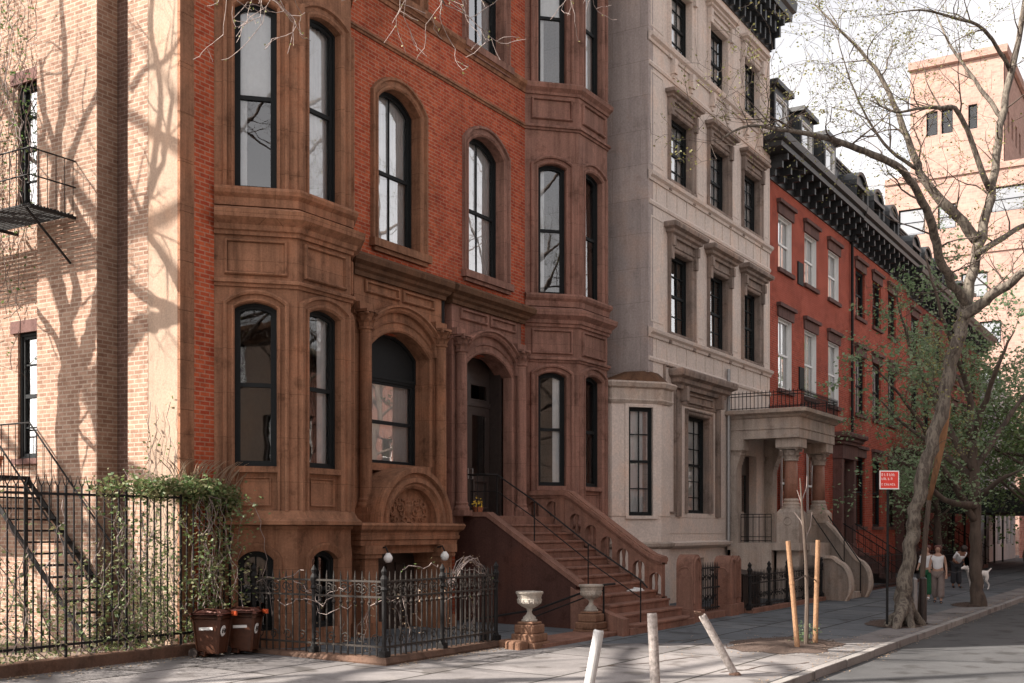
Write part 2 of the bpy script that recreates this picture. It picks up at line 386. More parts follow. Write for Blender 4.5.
# ------------------------------------------------------------------ setting: ground, road, pavements
g = G(); g.add([(-900,-900,-.30),(1500,-900,-.30),(1500,1500,-.30),(-900,1500,-.30)], [(0,1,2,3)])
tag(g.build('ground', 'soil'), kind='structure')
def paving(name, c_a, c_b, bw, rh, ms=.012, mortar=(.05, .048, .045), var=.3, patches=True):
    m, nt, b = newmat(name); g_ = geo_pos(nt)
    t = nt.nodes.new('ShaderNodeTexBrick'); nt.links.new(g_, t.inputs['Vector']); t.inputs['Scale'].default_value = 1
    t.inputs['Brick Width'].default_value = bw; t.inputs['Row Height'].default_value = rh; t.inputs['Mortar Size'].default_value = ms
    t.offset = .37; t.inputs['Color1'].default_value = (*c_a, 1); t.inputs['Color2'].default_value = (*c_b, 1); t.inputs['Mortar'].default_value = (*mortar, 1)
    n1 = noise_n(nt, .5, g_, 8, .7); r1 = ramp(nt, n1.outputs[0], [(.3, (1-var,)*3), (.7, (1+var*.5,)*3)])
    n2 = noise_n(nt, 60, g_, 4, .7); r2 = ramp(nt, n2.outputs[0], [(.3, (.8,)*3), (.7, (1.15,)*3)])
    c = mix(nt, 1, t.outputs[0], r1.outputs[0], 'MULTIPLY'); c = mix(nt, 1, c, r2.outputs[0], 'MULTIPLY')
    v = nt.nodes.new('ShaderNodeTexNoise'); v.inputs['Scale'].default_value = 1.7; v.inputs['Detail'].default_value = 10; nt.links.new(g_, v.inputs['Vector'])
    r3 = ramp(nt, v.outputs[0], [(.36, (.55, .53, .51)), (.44, (1, 1, 1)), (.62, (1, 1, 1)), (.7, (1.15, 1.14, 1.12))]); c = mix(nt, .8, c, r3.outputs[0], 'MULTIPLY')
    nt.links.new(c, b.inputs['Base Color']); b.inputs['Roughness'].default_value = .85
    b.inputs['Specular IOR Level'].default_value = .15; bump(nt, b, n2.outputs[0], .3, .004); return m
paving('bluestone', (.11, .12, .132), (.155, .165, .175), 1.55, 1.2, ms=.022, mortar=(.025, .025, .025))
paving('concrete', (.18, .168, .165), (.245, .228, .222), 2.4, 1.6, ms=.024, mortar=(.05, .045, .04), var=.4)
paving('asphalt', (.085, .085, .087), (.09, .089, .09), 400, 400, ms=0, var=.35)
paving('kerbstone', (.28, .26, .25), (.33, .31, .29), 1.8, 40, mortar=(.06, .06, .06))
def sheet(name, mat, poly, dz=0, zf=gz):
    g = G(); g.add([(x, y, zf(y) + dz) for x, y in poly], [tuple(range(len(poly)))]); return tag(g.build(name, mat), kind='structure')
sheet('road', 'asphalt', [(-60,-5.3),(260,-5.3),(260,5.2),(-60,5.2)], 0, lambda n: -.13)
g = G(); xs = [-60 + i * 1.8 for i in range(176)]                    # kerb: stones with small irregular steps
for x in xs:
    j = random.uniform(-.012, .012); g.box(x + .008, x + 1.79, 5.2 + j, 5.36 + j, -.3, .004 + random.uniform(-.006, .004))
tag(g.build('kerb', 'kerbstone', bevel=.012), kind='structure')
sheet('sidewalk', 'bluestone', [(-60,5.36),(260,5.36),(260,14.6),(-60,14.6)], -.004)
g = G(); pts = [(-60,5.37),(17.5,5.37),(20.2,5.37),(20.4,7.6),(18.6,9.6),(16.9,10.7),(13.8,10.7),(13.6,13.9),(-60,13.9)]
sheet('concrete_paving', 'concrete', pts, .001)
sheet('kerb_strip', 'concrete', [(20.3,5.37),(240,5.37),(240,6.1),(23.0,6.1),(20.4,7.5)], .0005)
# crossing street at the far end and the pavement over the road
tag((lambda g: (g.box(-60,260,-9.6,-5.3,-.3,0), g.build('opposite_sidewalk','concrete'))[1])(G()), kind='structure')
sheet('garden_soil', 'soil', [(-60,13.95),(13.2,13.95),(13.2,34),(-60,34)], .01, lambda n: .17)
# cracks / seams filled with soil in the concrete by the posts
# ------------------------------------------------------------------ column with leafy capital
def capital(g, c, z0, z1, r, sq):
    h = z1 - z0
    g.lathe((c[0], c[1]), [(r, z0-.05), (r*1.25, z0-.03), (r*1.25, z0), (r*1.05, z0+.02), (r*1.1, z0+h*.4), (r*1.45, z0+h*.8), (r*1.2, z0+h*.82)], 16)
    for row, (zz, rr, hh) in enumerate(((z0+h*.02, r*1.12, h*.42), (z0+h*.35, r*1.25, h*.42))):
        for j in range(8):
            a = 2*math.pi*(j + .5*row)/8; ca, sa = math.cos(a), math.sin(a); w = r*.42
            P = []
            for k, (o, zf, wf) in enumerate(((0, 0, 1), (.02, .5, 1), (.06, .85, .8), (.11, .95, .5), (.10, .80, .2))):
                for sgn in (-1, 1):
                    P.append((c[0] + ca*(rr+o) - sa*w*wf*sgn, c[1] + sa*(rr+o) + ca*w*wf*sgn, zz + hh*zf))
            g.add(P, [(2*k, 2*k+1, 2*k+3, 2*k+2) for k in range(4)])
    for sx in (-1, 1):
        for sy in (-1, 1):
            x, y = c[0] + sx*sq*.82, c[1] + sy*sq*.82
            g.tube([(x-.04*sx, y-.04*sy, z1-h*.32), (x, y, z1-h*.18), (x+.02*sx, y+.02*sy, z1-h*.28)], [.02, .045, .02], 6)
    g.box(c[0]-sq, c[0]+sq, c[1]-sq, c[1]+sq, z1-h*.14, z1)
def column(g, c, z0, z1, r, sq, cap=.34):
    g.box(c[0]-sq, c[0]+sq, c[1]-sq, c[1]+sq, z0, z0+.12)
    g.lathe((c[0], c[1]), [(r*1.35, z0+.12), (r*1.4, z0+.16), (r*1.3, z0+.2), (r*1.1, z0+.22), (r*1.2, z0+.27), (r*1.02, z0+.3), (r, z0+.34), (r*.93, z1-cap)], 20)
    capital(g, c, z1-cap, z1, r*.95, sq)

NB = 14.2; PB = .96
def bay(root, a, w, st, cur):
    P = [(a, NB), (a+PB, NB-PB), (a+PB+w, NB-PB), (a+2*PB+w, NB)]
    faces = []; L = PB*math.sqrt(2)
    faces.append((Fr(*P[0], 1, -1), 0, L, L/2, .35)); faces.append((Fr(P[1][0], P[1][1], 1, 0), 0, w, w/2, .42 if w < 1.5 else .46)); faces.append((Fr(*P[2], 1, 1), 0, L, L/2, .35))
    body = G(); tr = G(); inf = G()
    lv = [('b', .45, 1.80, .16), ('p', 2.46, 5.98, .11), ('s', 7.86, 11.04, .11), ('t', 12.98, 16.3, .11)]
    for fi, (F, u0, u1, c, hw) in enumerate(faces):
        holes = []
        for nm, z0, z1, r in lv:
            h = hw*.84 if nm == 'b' else hw; holes.append(Arch(c-h, c+h, z0, z1, r).off(0))
        body.slab(F, rect(u0, u1, 0, 17.8), holes, -.22, 0)
        for nm, z0, z1, r in lv:
            tr.cut()
            if nm == 'b':
                surround(tr, F, Arch(c-hw*.84, c+hw*.84, z0, z1, r), [(-.004, -.2), (-.004, .012), (.10, .05), (.13, .05), (.14, 0)])
                window(F, c-hw*.84, c+hw*.84, z0, z1, r, root, nv=1, rec=.13, name='basement_window'); continue
            surround(tr, F, Arch(c-hw, c+hw, z0, z1, r), [(-.004, -.2), (-.004, .015), (.02, .045), (.05, .045), (.06, .015), (.115, .015), (.125, .07), (.16, .085), (.19, .07), (.2, 0)] if hw < .4 else SURR)
            zz = z0
            if nm == 'p':
                inf.cut(); zz = 3.22; inf.fbox(F, c-hw, c+hw, 2.40, 3.14, -.2, -.07); inf.fbox(F, c-hw-.01, c+hw+.01, 3.12, 3.22, -.2, .03)
                sunk(inf, F, c-hw+.1, c+hw-.1, 2.56, 3.04, -.07, .03)
            window(F, c-hw, c+hw, zz, z1, r, root, curtain=cur.get((fi, nm)), rec=.15, glass='glass' if nm == 'p' else 'glass_mid')
        for z0, z1 in ((6.42, 7.02), (12.1, 12.62)):                   # framed panels in the spandrels
            tr.cut(); panelframe(tr, F, u0+.16, u1-.16, z0, z1)
            tr.fbox(F, u0+.22, u1-.22, z0+.06, z1-.06, 0, .012)
    b = body.build('bay_window', st, root)
    tr.build_each('surround', st, b); inf.build_each('spandrel', st, b)
    m = G()
    m.cut(); m.cut(); m.sweep(P, [(-.02, 2.16), (.03, 2.16), (.05, 2.22), (.20, 2.24), (.20, 2.30), (.12, 2.36), (.06, 2.47), (-.02, 2.49)])
    m.cut(); m.cut(); m.sweep(P, STR(6.22, .12, .09))
    m.cut(); m.cut(); m.sweep(P, [(-.02, 7.08), (.05, 7.08), (.06, 7.14), (.10, 7.16), (.12, 7.24), (.24, 7.34), (.26, 7.46), (.10, 7.52), (.08, 7.54), (-.02, 7.55)])
    m.cut(); m.cut(); m.sweep(P, [(-.02, 7.56), (.05, 7.57), (.06, 7.70), (.12, 7.76), (.14, 7.82), (.12, 7.87), (-.02, 7.89)])
    m.cut(); m.cut(); m.sweep(P, STR(11.84, .12, .09)); m.cut(); m.sweep(P, [(-.02, 12.70), (.04, 12.70), (.06, 12.76), (.14, 12.84), (.16, 12.93), (.12, 12.97), (-.02, 12.985)])
    m.cut(); m.cut(); m.sweep(P, STR(16.8, .12, .09)); m.cut(); m.sweep(P, CORN(17.3, .6, .45))
    m.build_each('moulding', st, b)
    return P
def portal(root, c, st, mat_hood='cornice_dark'):
    F = street(NB); g = G(); a, b = c - 1.0, c + 1.0
    A = Arch(a, b, 2.44, 6.12, .42, 16)
    g.slab(F, rect(c-1.45, c+1.45, 2.3, 7.1), [A.off(0)], -.2, .22)
    g.arch_sweep(F, A, [(-.004, .0), (-.004, .235), (.03, .26), (.07, .26), (.09, .235), (.17, .235), (.19, .27), (.22, .225)], False)
    hood = Arch(c-1.22, c+1.22, 5.5, 6.62, .6, 16); o1, o2 = hood.off(0)[2:], hood.off(.14)[2:]
    g.arch_sweep(F, Arch(c-1.1, c+1.1, 5.75, 6.50, .46, 16), [(0, .22), (0, .30), (.04, .34), (.08, .34), (.10, .40), (.14, .40), (.145, .22)], False)
    g.fbox(F, c-1.45, c-1.06, 6.36, 6.5, .2, .36); g.fbox(F, c+1.06, c+1.45, 6.36, 6.5, .2, .36)
    for s in (-1, 1):                                                 # sunk spandrel panels
        u0, u1 = sorted((c + s*.06, c + s*1.15)); panelframe(g, F, u0, u1, 6.74, 6.98, .22)
    o = g.build('portal', st, root)
    for s in (-1, 1):
        k = G(); column(k, (c + s*1.25, NB-.22-.12), 2.46, 6.36, .125, .17); k.build('column', st, o, smooth=False)
    m = G(); m.sweep([(c-1.47, NB), (c-1.47, NB-.24), (c+1.47, NB-.24), (c+1.47, NB)], [(-.02, 7.02), (.05, 7.02), (.06, 7.10), (.12, 7.14), (.14, 7.2), (.24, 7.26), (.26, 7.36), (.22, 7.42), (.05, 7.47), (-.02, 7.49)])
    m.build('cornice', mat_hood, o)
    return o
def shell(root, x0, x1, n0, n1, h, wall, floors=(2.4, 7.1, 12.1), inner_to=None):
    g = G(); g.box(x0+.25, x1-.02, n0+3.6, n0+3.7, 0, h-.4)
    for z in floors: g.box(x0+.25, x1-.25, n0+.3, n0+3.6, z-.25, z-.05)
    g.build('interior', 'room_dark', root)
    r = G(); r.box(x0+.01, x1-.01, n0+.01, n1, h-.35, h-.1); r.build('roof', 'slate', root)
    b = G(); b.box(x0, x1, n1, n1+.3, 0, h); b.build('rear_wall', wall, root)

# ------------------------------------------------------------------ left brownstone
LH = thing('brownstone_house', (16.6, NB, .18), 'brick and brownstone house with sunlit side wall and arched basement entrance', 'house', 'brownstone houses')
F = street(NB)
cur = {(0,'s'): 'topleft', (1,'s'): 'full', (1,'t'): 'left', (0,'t'): 'top', (1,'p'): 'right'}
bay(LH, 13.75, 1.42, 'brownstone', cur)
g = G()
g.slab(F, rect(13.30, 13.78, 0, 18), (), -.3, 0)
W1, W2 = Arch(18.14, 19.55, 7.92, 11.10, .32), Arch(18.14, 19.55, 13.02, 16.2, .3)
g.slab(F, rect(17.08, 20.17, 0, 18), [W1.off(0), W2.off(0), rect(17.58, 19.6, 2.5, 6.1), rect(17.4, 19.25, .16, 1.9)], -.3, 0)
g.build('wall', 'red_brick', LH)
SF = leftface(13.0); SR = leftface(13.3); SD = leftface(13.43)
g = G(); g.slab(SF, rect(-15.42, -14.94, 0, 18), (), -.3, 0); g.slab(SF, rect(-17.79, -16.205, 0, 18), (), -.3, 0)
rcs = G(); rcs.slab(SD, rect(-16.19, -15.0, 0, 18), (), -.2, 0); rcs.build('recess_wall', 'recess_shade_brick', LH)
WC = [(-18.75, -17.98, 7.95, 10.3), (-18.75, -17.98, 3.45, 5.75), (-18.75, -17.98, 12.6, 15)]
g.slab(SR, rect(-26, -17.79, 0, 18), [rect(*w) for w in WC] + [rect(-22.4, -21.4, 7.9, 10.3), rect(-22.4, -21.4, 3.4, 5.8)], -.25, 0)
g.slab(street(16.2), rect(13.0, 13.43, 0, 18), (), 0, .004); g.slab(Fr(0, 15.425, -1, 0), rect(-13.42, -13.002, 0, 18), (), -.05, 0)
g.build('side_wall', 'side_brick', LH)
g = G(); g.slab(SF, rect(-14.94, -14.255, 0, 18), (), -.3, -.006); g.build('stucco_pier', 'side_stucco', LH)
g = G(); 
for i in range(23): g.fbox(F, 13.002, 13.30, .1 + i*.8, .1 + i*.8 + .794, -.05, .012)
g.build('corner_stone', 'brownstone', LH)
for i, w in enumerate(WC): window(SR, *w, 0, LH, rec=.08, curtain='most' if i < 2 else None, nh=1, name='side_window', glass='glass_bright')
window(SR, -22.4, -21.4, 7.9, 10.3, 0, LH, rec=.08, name='side_window'); window(SR, -22.4, -21.4, 3.4, 5.8, 0, LH, rec=.08, name='side_window')
g = G()
for w in WC: g.cut(); g.fbox(SR, w[0]-.14, w[1]+.14, w[3], w[3]+.22, -.05, .06); g.cut(); g.fbox(SR, w[0]-.1, w[1]+.1, w[2]-.1, w[2], -.05, .08)
g.build_each('lintel', 'lintel_stone', LH)
for A, cu in ((W1, 'full'), (W2, 'left')):
    s = G(); surround(s, F, A); u0, u1, z0, z1, r = A.a
    s.fbox(F, u0-.27, u1+.27, z0-.16, z0-.002, -.2, .14); s.fbox(F, u0-.2, u1+.2, z0-.24, z0-.16, -.05, .08); so = s.build('window_surround', 'brownstone', LH)
    window(F, u0, u1, z0, z1, r, LH, nv=1, curtain=cu, split=.47, glass='glass_bright')
po = portal(LH, 18.58, 'brownstone')
g = G(); g.fbox(F, 17.58, 19.58, 2.42, 3.32, -.15, .08); g.fbox(F, 17.52, 19.64, 3.32, 3.46, -.15, .26); g.build('sill', 'brownstone', po)
window(Fr(0, NB+.05, 1, 0), 17.58, 19.58, 3.46, 5.2, 0, LH, curtain='full', split=.5, rec=.12, glass='glass_bright')
g = G(); A = Arch(17.58, 19.58, 5.2, 6.12, .42, 16); g.slab(F, A.off(0), (), -.22, -.17); g.arch_sweep(F, A, [(0,-.12),(-.06,-.12),(-.06,-.17)], True); g.build('fanlight', 'sash_black', po)
m = G()
for x0, x1 in ((13.3, 13.76), (17.06, 20.16)):
    m.cut(); m.cut(); m.sweep([(x0, NB), (x1, NB)], STR(11.84, .1, .06)); m.cut(); m.sweep([(x0, NB), (x1, NB)], [(-.02,12.70),(.03,12.70),(.05,12.78),(.12,12.86),(.13,12.94),(-.02,12.97)]); m.cut(); m.sweep([(x0, NB), (x1, NB)], CORN(17.3, .6, .45))
m.build_each('string_course', 'brownstone', LH)
shell(LH, 13.3, 20.17, NB, 26, 18, 'side_brick')
# arched basement entrance
PN = 13.42; PF = street(PN); g = G(); pc = 18.36; p2 = 18.18
def ell(rx, rz, t=0, k=20, z=2.27): return [(pc + (rx+t)*math.cos(math.pi*i/k), z + (rz+t)*math.sin(math.pi*i/k)) for i in range(k+1)]
prof = [(0, -.30), (0, -.06), (.05, -.02), (.09, -.02), (.12, .03), (.20, .03), (.23, -.03), (.28, -.03), (.31, .05), (.40, .05), (.42, .0), (.42, -.75)]
b0 = len(g.v); rings = [ell(.80, .70, t) for t, d in prof]
for (t, d), rg in zip(prof, rings): g.v += [PF.p(u, z, d) for u, z in rg]
mm = 21
for i in range(len(prof)-1):
    for j in range(mm-1): g.f.append((b0+i*mm+j, b0+i*mm+j+1, b0+(i+1)*mm+j+1, b0+(i+1)*mm+j))
g.slab(PF, ell(.82, .72), (), -.4, -.2)
pe = g.build('basement_portal', 'brownstone', LH)
g = G(); random.seed(3)                                               # carved relief in the tympanum: urn with scrolling leaves
for s in (-1, 1):
    for k in range(9):
        a0 = R(12 + k*9); rr = .2 + .045*k; pts = []
        cx, cz = pc + s*(.12 + .055*k), 2.33 + .30*math.sin(k*1.3)**2 + .04*k*(k < 5)
        for q in range(9):
            an = q*.75 + k; r = .10 - .009*q; pts.append(PF.p(cx + s*r*math.cos(an), min(cz + r*math.sin(an), 2.27 + .66*math.sqrt(max(.05, 1-((cx-pc)/.8)**2))), -.185))
        g.tube(pts, [.026 - .002*q for q in range(9)], 5)
g.lathe((pc, PN+.2, 0), [(.03, 2.29), (.09, 2.31), (.05, 2.37), (.06, 2.42), (.13, 2.52), (.15, 2.62), (.09, 2.66), (.12, 2.7), (.05, 2.78), (.02, 2.86)], 12, 1, .5)
g.build('carving', 'brownstone', pe)
g = G()
g.sweep([(p2-1.55, NB), (p2-1.55, PN), (p2+1.55, PN), (p2+1.55, NB)], [(-.05,1.86),(.02,1.86),(.03,1.95),(.06,1.97),(.07,2.04),(.05,2.05),(.06,2.1),(.13,2.16),(.16,2.24),(.14,2.28),(-.05,2.29)])
g.box(p2-1.55, p2+1.55, PN+.02, NB, 1.86, 2.28)
for s in (-1, 1):
    u0, u1 = sorted((p2 + s*1.02, p2 + s*1.42)); g.fbox(PF, u0, u1, .1, 1.62, -.77, 0); g.fbox(PF, u0-.05, u1+.05, 1.62, 1.70, -.77, .05); g.fbox(PF, u0-.08, u1+.08, 1.70, 1.86, -.77, .08); g.fbox(PF, u0-.06, u1+.06, .1, .42, -.7, .06)
g.fbox(PF, p2-1.02, p2+1.02, 1.70, 1.87, -.6, -.12)
g.build('entablature', 'brownstone', pe)
g = G(); g.fbox(PF, p2-1.02, p2+1.02, .12, 1.70, -.72, -.66)
for k in range(3): u = p2-.85+.6*k; sunk(g, PF, u, u+.32, .35, 1.5, -.66, .03)
dd = g.build('door', 'door_black', LH); k = G(); k.lathe((p2+.62, PN+.62, .95), [(.03, -.03), (.035, 0), (.03, .03)], 10); k.build('handle', 'steel', dd)
for s in (-1, 1):
    l = G(); x = p2 + (-.98 if s < 0 else .88); l.tube([(x, PN-.02, 1.80), (x, PN-.14, 1.83), (x, PN-.2, 1.72)], .016, 6); fx = l.build('lantern', 'iron', LH)
    q = G(); q.lathe((x, PN-.2, 1.62), [(.02, -.085), (.055, -.075), (.08, -.035), (.088, 0), (.08, .035), (.055, .07), (.035, .1)], 14); q.build('globe', 'lamp_glass', fx, smooth=True)

# ------------------------------------------------------------------ right brownstone with the stoop
RH = thing('brownstone_house', (23.8, NB, .18), 'brick and brownstone house with a wide stoop and balustrade leading to its arched door', 'house', 'brownstone houses')
cur = {(0,'p'): 'right', (1,'p'): 'left', (0,'t'): 'topleft', (0,'s'): 'left', (1,'t'): 'full'}
bay(RH, 23.86, 1.54, 'brownstone_right', cur)
g = G(); W1, W2 = Arch(21.38, 22.88, 7.92, 11.10, .32), Arch(21.38, 22.88, 13.02, 16.2, .3)
g.slab(F, rect(20.172, 23.88, 0, 18), [W1.off(0), W2.off(0), rect(20.87, 22.87, 2.46, 6.1)], -.3, 0)
g.build('wall', 'red_brick_right', RH)
for A, cu in ((W1, 'full'), (W2, 'both')):
    s = G(); surround(s, F, A); u0, u1, z0, z1, r = A.a
    s.fbox(F, u0-.27, u1+.27, z0-.16, z0-.002, -.2, .14); s.fbox(F, u0-.2, u1+.2, z0-.24, z0-.16, -.05, .08); s.build('window_surround', 'brownstone_right', RH)
    window(F, u0, u1, z0, z1, r, RH, nv=1, curtain=cu, split=.47, glass='glass_bright')
po = portal(RH, 21.87, 'brownstone_right')
g = G(); DN = street(NB + .32)
for u0, u1 in ((20.87, 20.95), (22.79, 22.87)): g.fbox(DN, u0, u1, 2.46, 5.9, -.1, .28)
g.fbox(DN, 20.87, 22.87, 5.55, 6.2, -.1, -.02); g.fbox(DN, 20.87, 22.87, 5.0, 5.1, -.05, .02)
vb = g.build('vestibule', 'door_black', RH)
for i in range(2):
    g = G(); u0 = 20.96 + .915*i; u1 = u0 + .905; g.slab(DN, rect(u0, u1, 2.47, 5.0), [rect(u0+.17, u1-.17, 3.45, 4.8)], -.07, -.01)
    g.slab(DN, rect(u0, u1, 5.1, 5.55), [rect(u0+.12, u1-.12, 5.17, 5.49)], -.07, -.01)
    panelframe(g, DN, u0+.16, u1-.16, 2.62, 3.3, -.01); d_ = g.build('door', 'door_black', RH)
    q = G(); q.add([DN.p(*p) for p in ((u0+.1, 3.4, -.04), (u1-.1, 3.4, -.04), (u1-.1, 4.9, -.04), (u0+.1, 4.9, -.04))], [(0,1,2,3)]); q.build('glass', 'glass', d_)
    q = G(); hx = u0 + (.82 if i == 0 else .09); q.tube([DN.p(hx, 3.32, .0), DN.p(hx, 3.32, .06), DN.p(hx, 3.55, .06), DN.p(hx, 3.55, 0)], .014, 6); q.build('handle', 'steel', d_)
m = G(); m.cut(); m.sweep([(20.18, NB), (23.87, NB)], STR(11.84, .1, .06)); m.cut(); m.sweep([(20.18, NB), (23.87, NB)], [(-.02,12.70),(.03,12.70),(.05,12.78),(.12,12.86),(.13,12.94),(-.02,12.97)]); m.cut(); m.sweep([(20.18, NB), (23.87, NB)], CORN(17.3, .6, .45))
m.build_each('string_course', 'brownstone', RH)
shell(RH, 20.17, 27.38, NB, 26, 18, 'side_brick')
g = G(); g.tube([(20.16, NB-.06, 2.5), (20.16, NB-.06, 7.4)], .04, 8); g.cut(); g.tube([(20.2, NB-.10, 5.9), (20.2, NB-.10, 7.4)], .07, 8); g.build_each('downpipe', 'iron', RH)
# stoop
NS = 13; rise = (2.46 - .09) / NS; y0, y1 = 9.72, 13.30; run = (y1 - y0) / (NS - 1)
so = G(); so.box(21.06, 23.6, 13.28, NB-.02, .1, 2.45); stoop = so.build('stoop', 'stoop_red', RH)
for i in range(NS):
    z = .09 + rise*(i+1); y = y0 + run*i; x0, x1 = 21.06, 23.58
    if i < 4: x0 = 20.42 + .16*i if i < 4 else x0; x1 = 23.72 - .03*i
    g = G(); g.box(x0, x1, y+.03, y+run+.45, z-rise-.02, z-.05)
    if i == 0:
        pl = [(x0, y+.45), (x0+.12, y+.12), (x0+.45, y), (x1-.5, y), (x1-.12, y+.1), (x1, y+.45)]
        g.add([(a, b, zz) for zz in (z-.05, z) for a, b in pl], [tuple(range(6))[::-1], tuple(range(6, 12))] + [(k, (k+1) % 6, 6+(k+1) % 6, 6+k) for k in range(6)])
    else: g.box(x0, x1, y, y+run+.04, z-.05, z)
    g.build('step', 'stoop_red', stoop, bevel=.012)
CL = leftface(20.86)                                                  # cheek wall, its sloping coping
g = G(); g.slab(CL, [(-NB, .1), (-11.2, .1), (-11.2, 1.02), (-13.38, 2.44), (-NB, 2.44)], (), -.2, 0)
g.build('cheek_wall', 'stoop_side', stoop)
g = G(); g.slab(CL, [(-NB, 2.44), (-13.38, 2.44), (-11.12, .98), (-11.12, 1.08), (-13.36, 2.54), (-NB, 2.54)], (), -.24, .03); g.build('coping', 'stoop_red', stoop)
g = G(); pts = []
for i in range(13):
    t = i/12; pts.append((20.95 - .72*t**1.6, 11.3 - 1.55*t, .98*(1-t)**1.0 + .42*t + .12*math.sin(t*math.pi)*(-1)))
for i in range(12):
    a, b = pts[i], pts[i+1]; g.add([(a[0]-.13, a[1], .05), (a[0]+.13, a[1], .05), (b[0]+.13, b[1], .05), (b[0]-.13, b[1], .05), (a[0]-.13, a[1], a[2]), (a[0]+.13, a[1], a[2]), (b[0]+.13, b[1], b[2]), (b[0]-.13, b[1], b[2])], [(4,5,6,7),(0,3,2,1),(0,4,7,3),(1,2,6,5),(0,1,5,4),(3,7,6,2)])
g.build('curved_kerb', 'stoop_red', stoop)
BL = leftface(23.62); g = G()
def zl(u): return 1.46 + (-u - 10.62) * .66 if -u < 13.0 else 3.03   # top rail line
top = [(-NB, 3.03), (-13.0, 3.03), (-12.85, 3.0), (-11.0, 1.73), (-10.72, 1.56), (-10.5, 1.50)]
low = [(u, z - 1.02) for u, z in top]
holes = []; us = [-13.95, -13.45] + [-12.82 + .405*i for i in range(6)]
for k, u in enumerate(us):
    a, b = u - .02, u + .27; zt = min(zl(a), zl(b)) - .20; holes.append(Arch(a, b, zt - .58, zt, .13, 8).off(0))
g.slab(BL, [(u, z-.08) for u, z in top] + [(-10.5, .1), (-NB, .1)], holes, -.17, 0)
ba = g.build('balustrade', 'stoop_red', stoop)
g = G()
for k, u in enumerate(us):
    g.cut()                                            # a small turned baluster in each arched opening
    zt = holes[k][3][1]; zb = holes[k][0][1]; c = BL.p(u+.12, 0, -.09)
    g.lathe((c.x, c.y, 0), [(.05, zb), (.05, zb+.04), (.025, zb+.08), (.045, zb+.2), (.03, zb+.34), (.05, zb+.5), (.05, zb+.56)], 8)
g.build_each('baluster', 'stoop_red', ba)
g = G()
def railprof(path, w0, w1, zo0, zo1):
    for i in range(len(path)-1):
        (u0, z0), (u1, z1) = path[i], path[i+1]
        P = [BL.p(u, z+zz, d) for u, z in ((u0, z0), (u1, z1)) for zz, d in ((zo0, w0), (zo0, w1), (zo1, w1), (zo1, w0))]
        g.add(P, [(0,1,2,3),(4,7,6,5),(0,4,5,1),(1,5,6,2),(2,6,7,3),(3,7,4,0)])
railprof(top, -.34, .10, -.06, .03); railprof(top, -.29, .05, -.12, -.06); railprof(top, -.27, .03, .03, .06)
railprof([(u, z-.80) for u, z in top], -.28, .04, -.10, -.04)
g.fbox(BL, -13.2, -12.98, 2.0, 2.98, -.27, .03)
g.build('coping', 'stoop_red', ba)
# iron handrail on the steps
g = G(); hx = 21.32; pr = []
for y in (9.95, 11.15, 12.45): i = (y - y0)/run; z = .09 + rise*(int(i)+1); g.tube([(hx, y, z), (hx, y, z+.86)], .016, 6); pr.append((hx, y, z+.86))
pr += [(hx, 13.4, 3.36), (hx, 14.1, 3.36)]
g.tube([(hx, 13.4, 2.46), (hx, 13.4, 3.36)], .016, 6); g.tube([(hx, 9.8, .98)] + pr, .018, 6); g.tube([Vector(p) - Vector((0, 0, .36)) for p in pr], .012, 6)
for k in range(4): g.tube([(20.95+.0*k, 13.5+.17*k, 2.5), (20.95, 13.5+.17*k, 3.36)], .009, 5)
g.tube([(hx, 13.4, 3.36), (20.95, 13.45, 3.36), (20.95, 14.15, 3.36)], .016, 6); g.build('handrail', 'iron', stoop)
g = G(); g.tube([(20.45, 10.35, .1), (20.45, 10.35, 1.06)], .022, 6); g.tube([(20.95, 10.35, 1.06), (20.45, 10.35, 1.06), (19.9, 11.6, .55), (19.3, 13.0, .3)], .022, 6)
g.tube([(20.45, 10.35, .95), (19.9, 11.6, .42)], .014, 6); g.build('areaway_rail', 'iron', stoop)
g = G(); g.slab(leftface(23.95), [(-13.6,.1),(-9.9,.1),(-9.9,.2),(-13.6,.2)], (), -.1, 0); g.build('plinth', 'stoop_red', stoop)
# areaway paving slab between the urns
g = G(); g.box(17.35, 20.3, 9.95, 10.75, .0, .16); tag(g.build('threshold_slab', 'stoop_red', bevel=.01), kind='structure')
# ------------------------------------------------------------------ cream stucco house
CN = 12.57; CF = street(CN)
CH = thing('stucco_house', (32.2, CN, .15), 'tall cream stucco house with hooded windows, columned porch and small bay at its corner', 'house')
g = G(); wins = []
for c in (29.56, 32.38, 35.22):
    wins += [(c-.76, c+.76, 7.5, 9.72, 's'), (c-.76, c+.76, 11.62, 13.45, 't'), (c-.74, c+.74, 15.2, 17.0, 'f')]
wins.append((29.98, 31.6, 2.62, 5.38, 'p'))
g.slab(CF, rect(27.41, 37.0, 1.7, 19.2), [rect(*w[:4]) for w in wins] + [rect(34.1, 35.7, 1.76, 4.5)], -.3, 0)
g.slab(CF, rect(27.42, 33.4, 0, 1.7), [rect(30.1, 31.5, .5, 1.35)], -.35, -.10)
g.build('wall', 'cream_stucco', CH)
g = G(); g.slab(leftface(27.4), rect(-26, -CN+.003, 0, 19.2), (), -.3, 0); g.build('side_wall', 'cream_side', CH)
m = G()
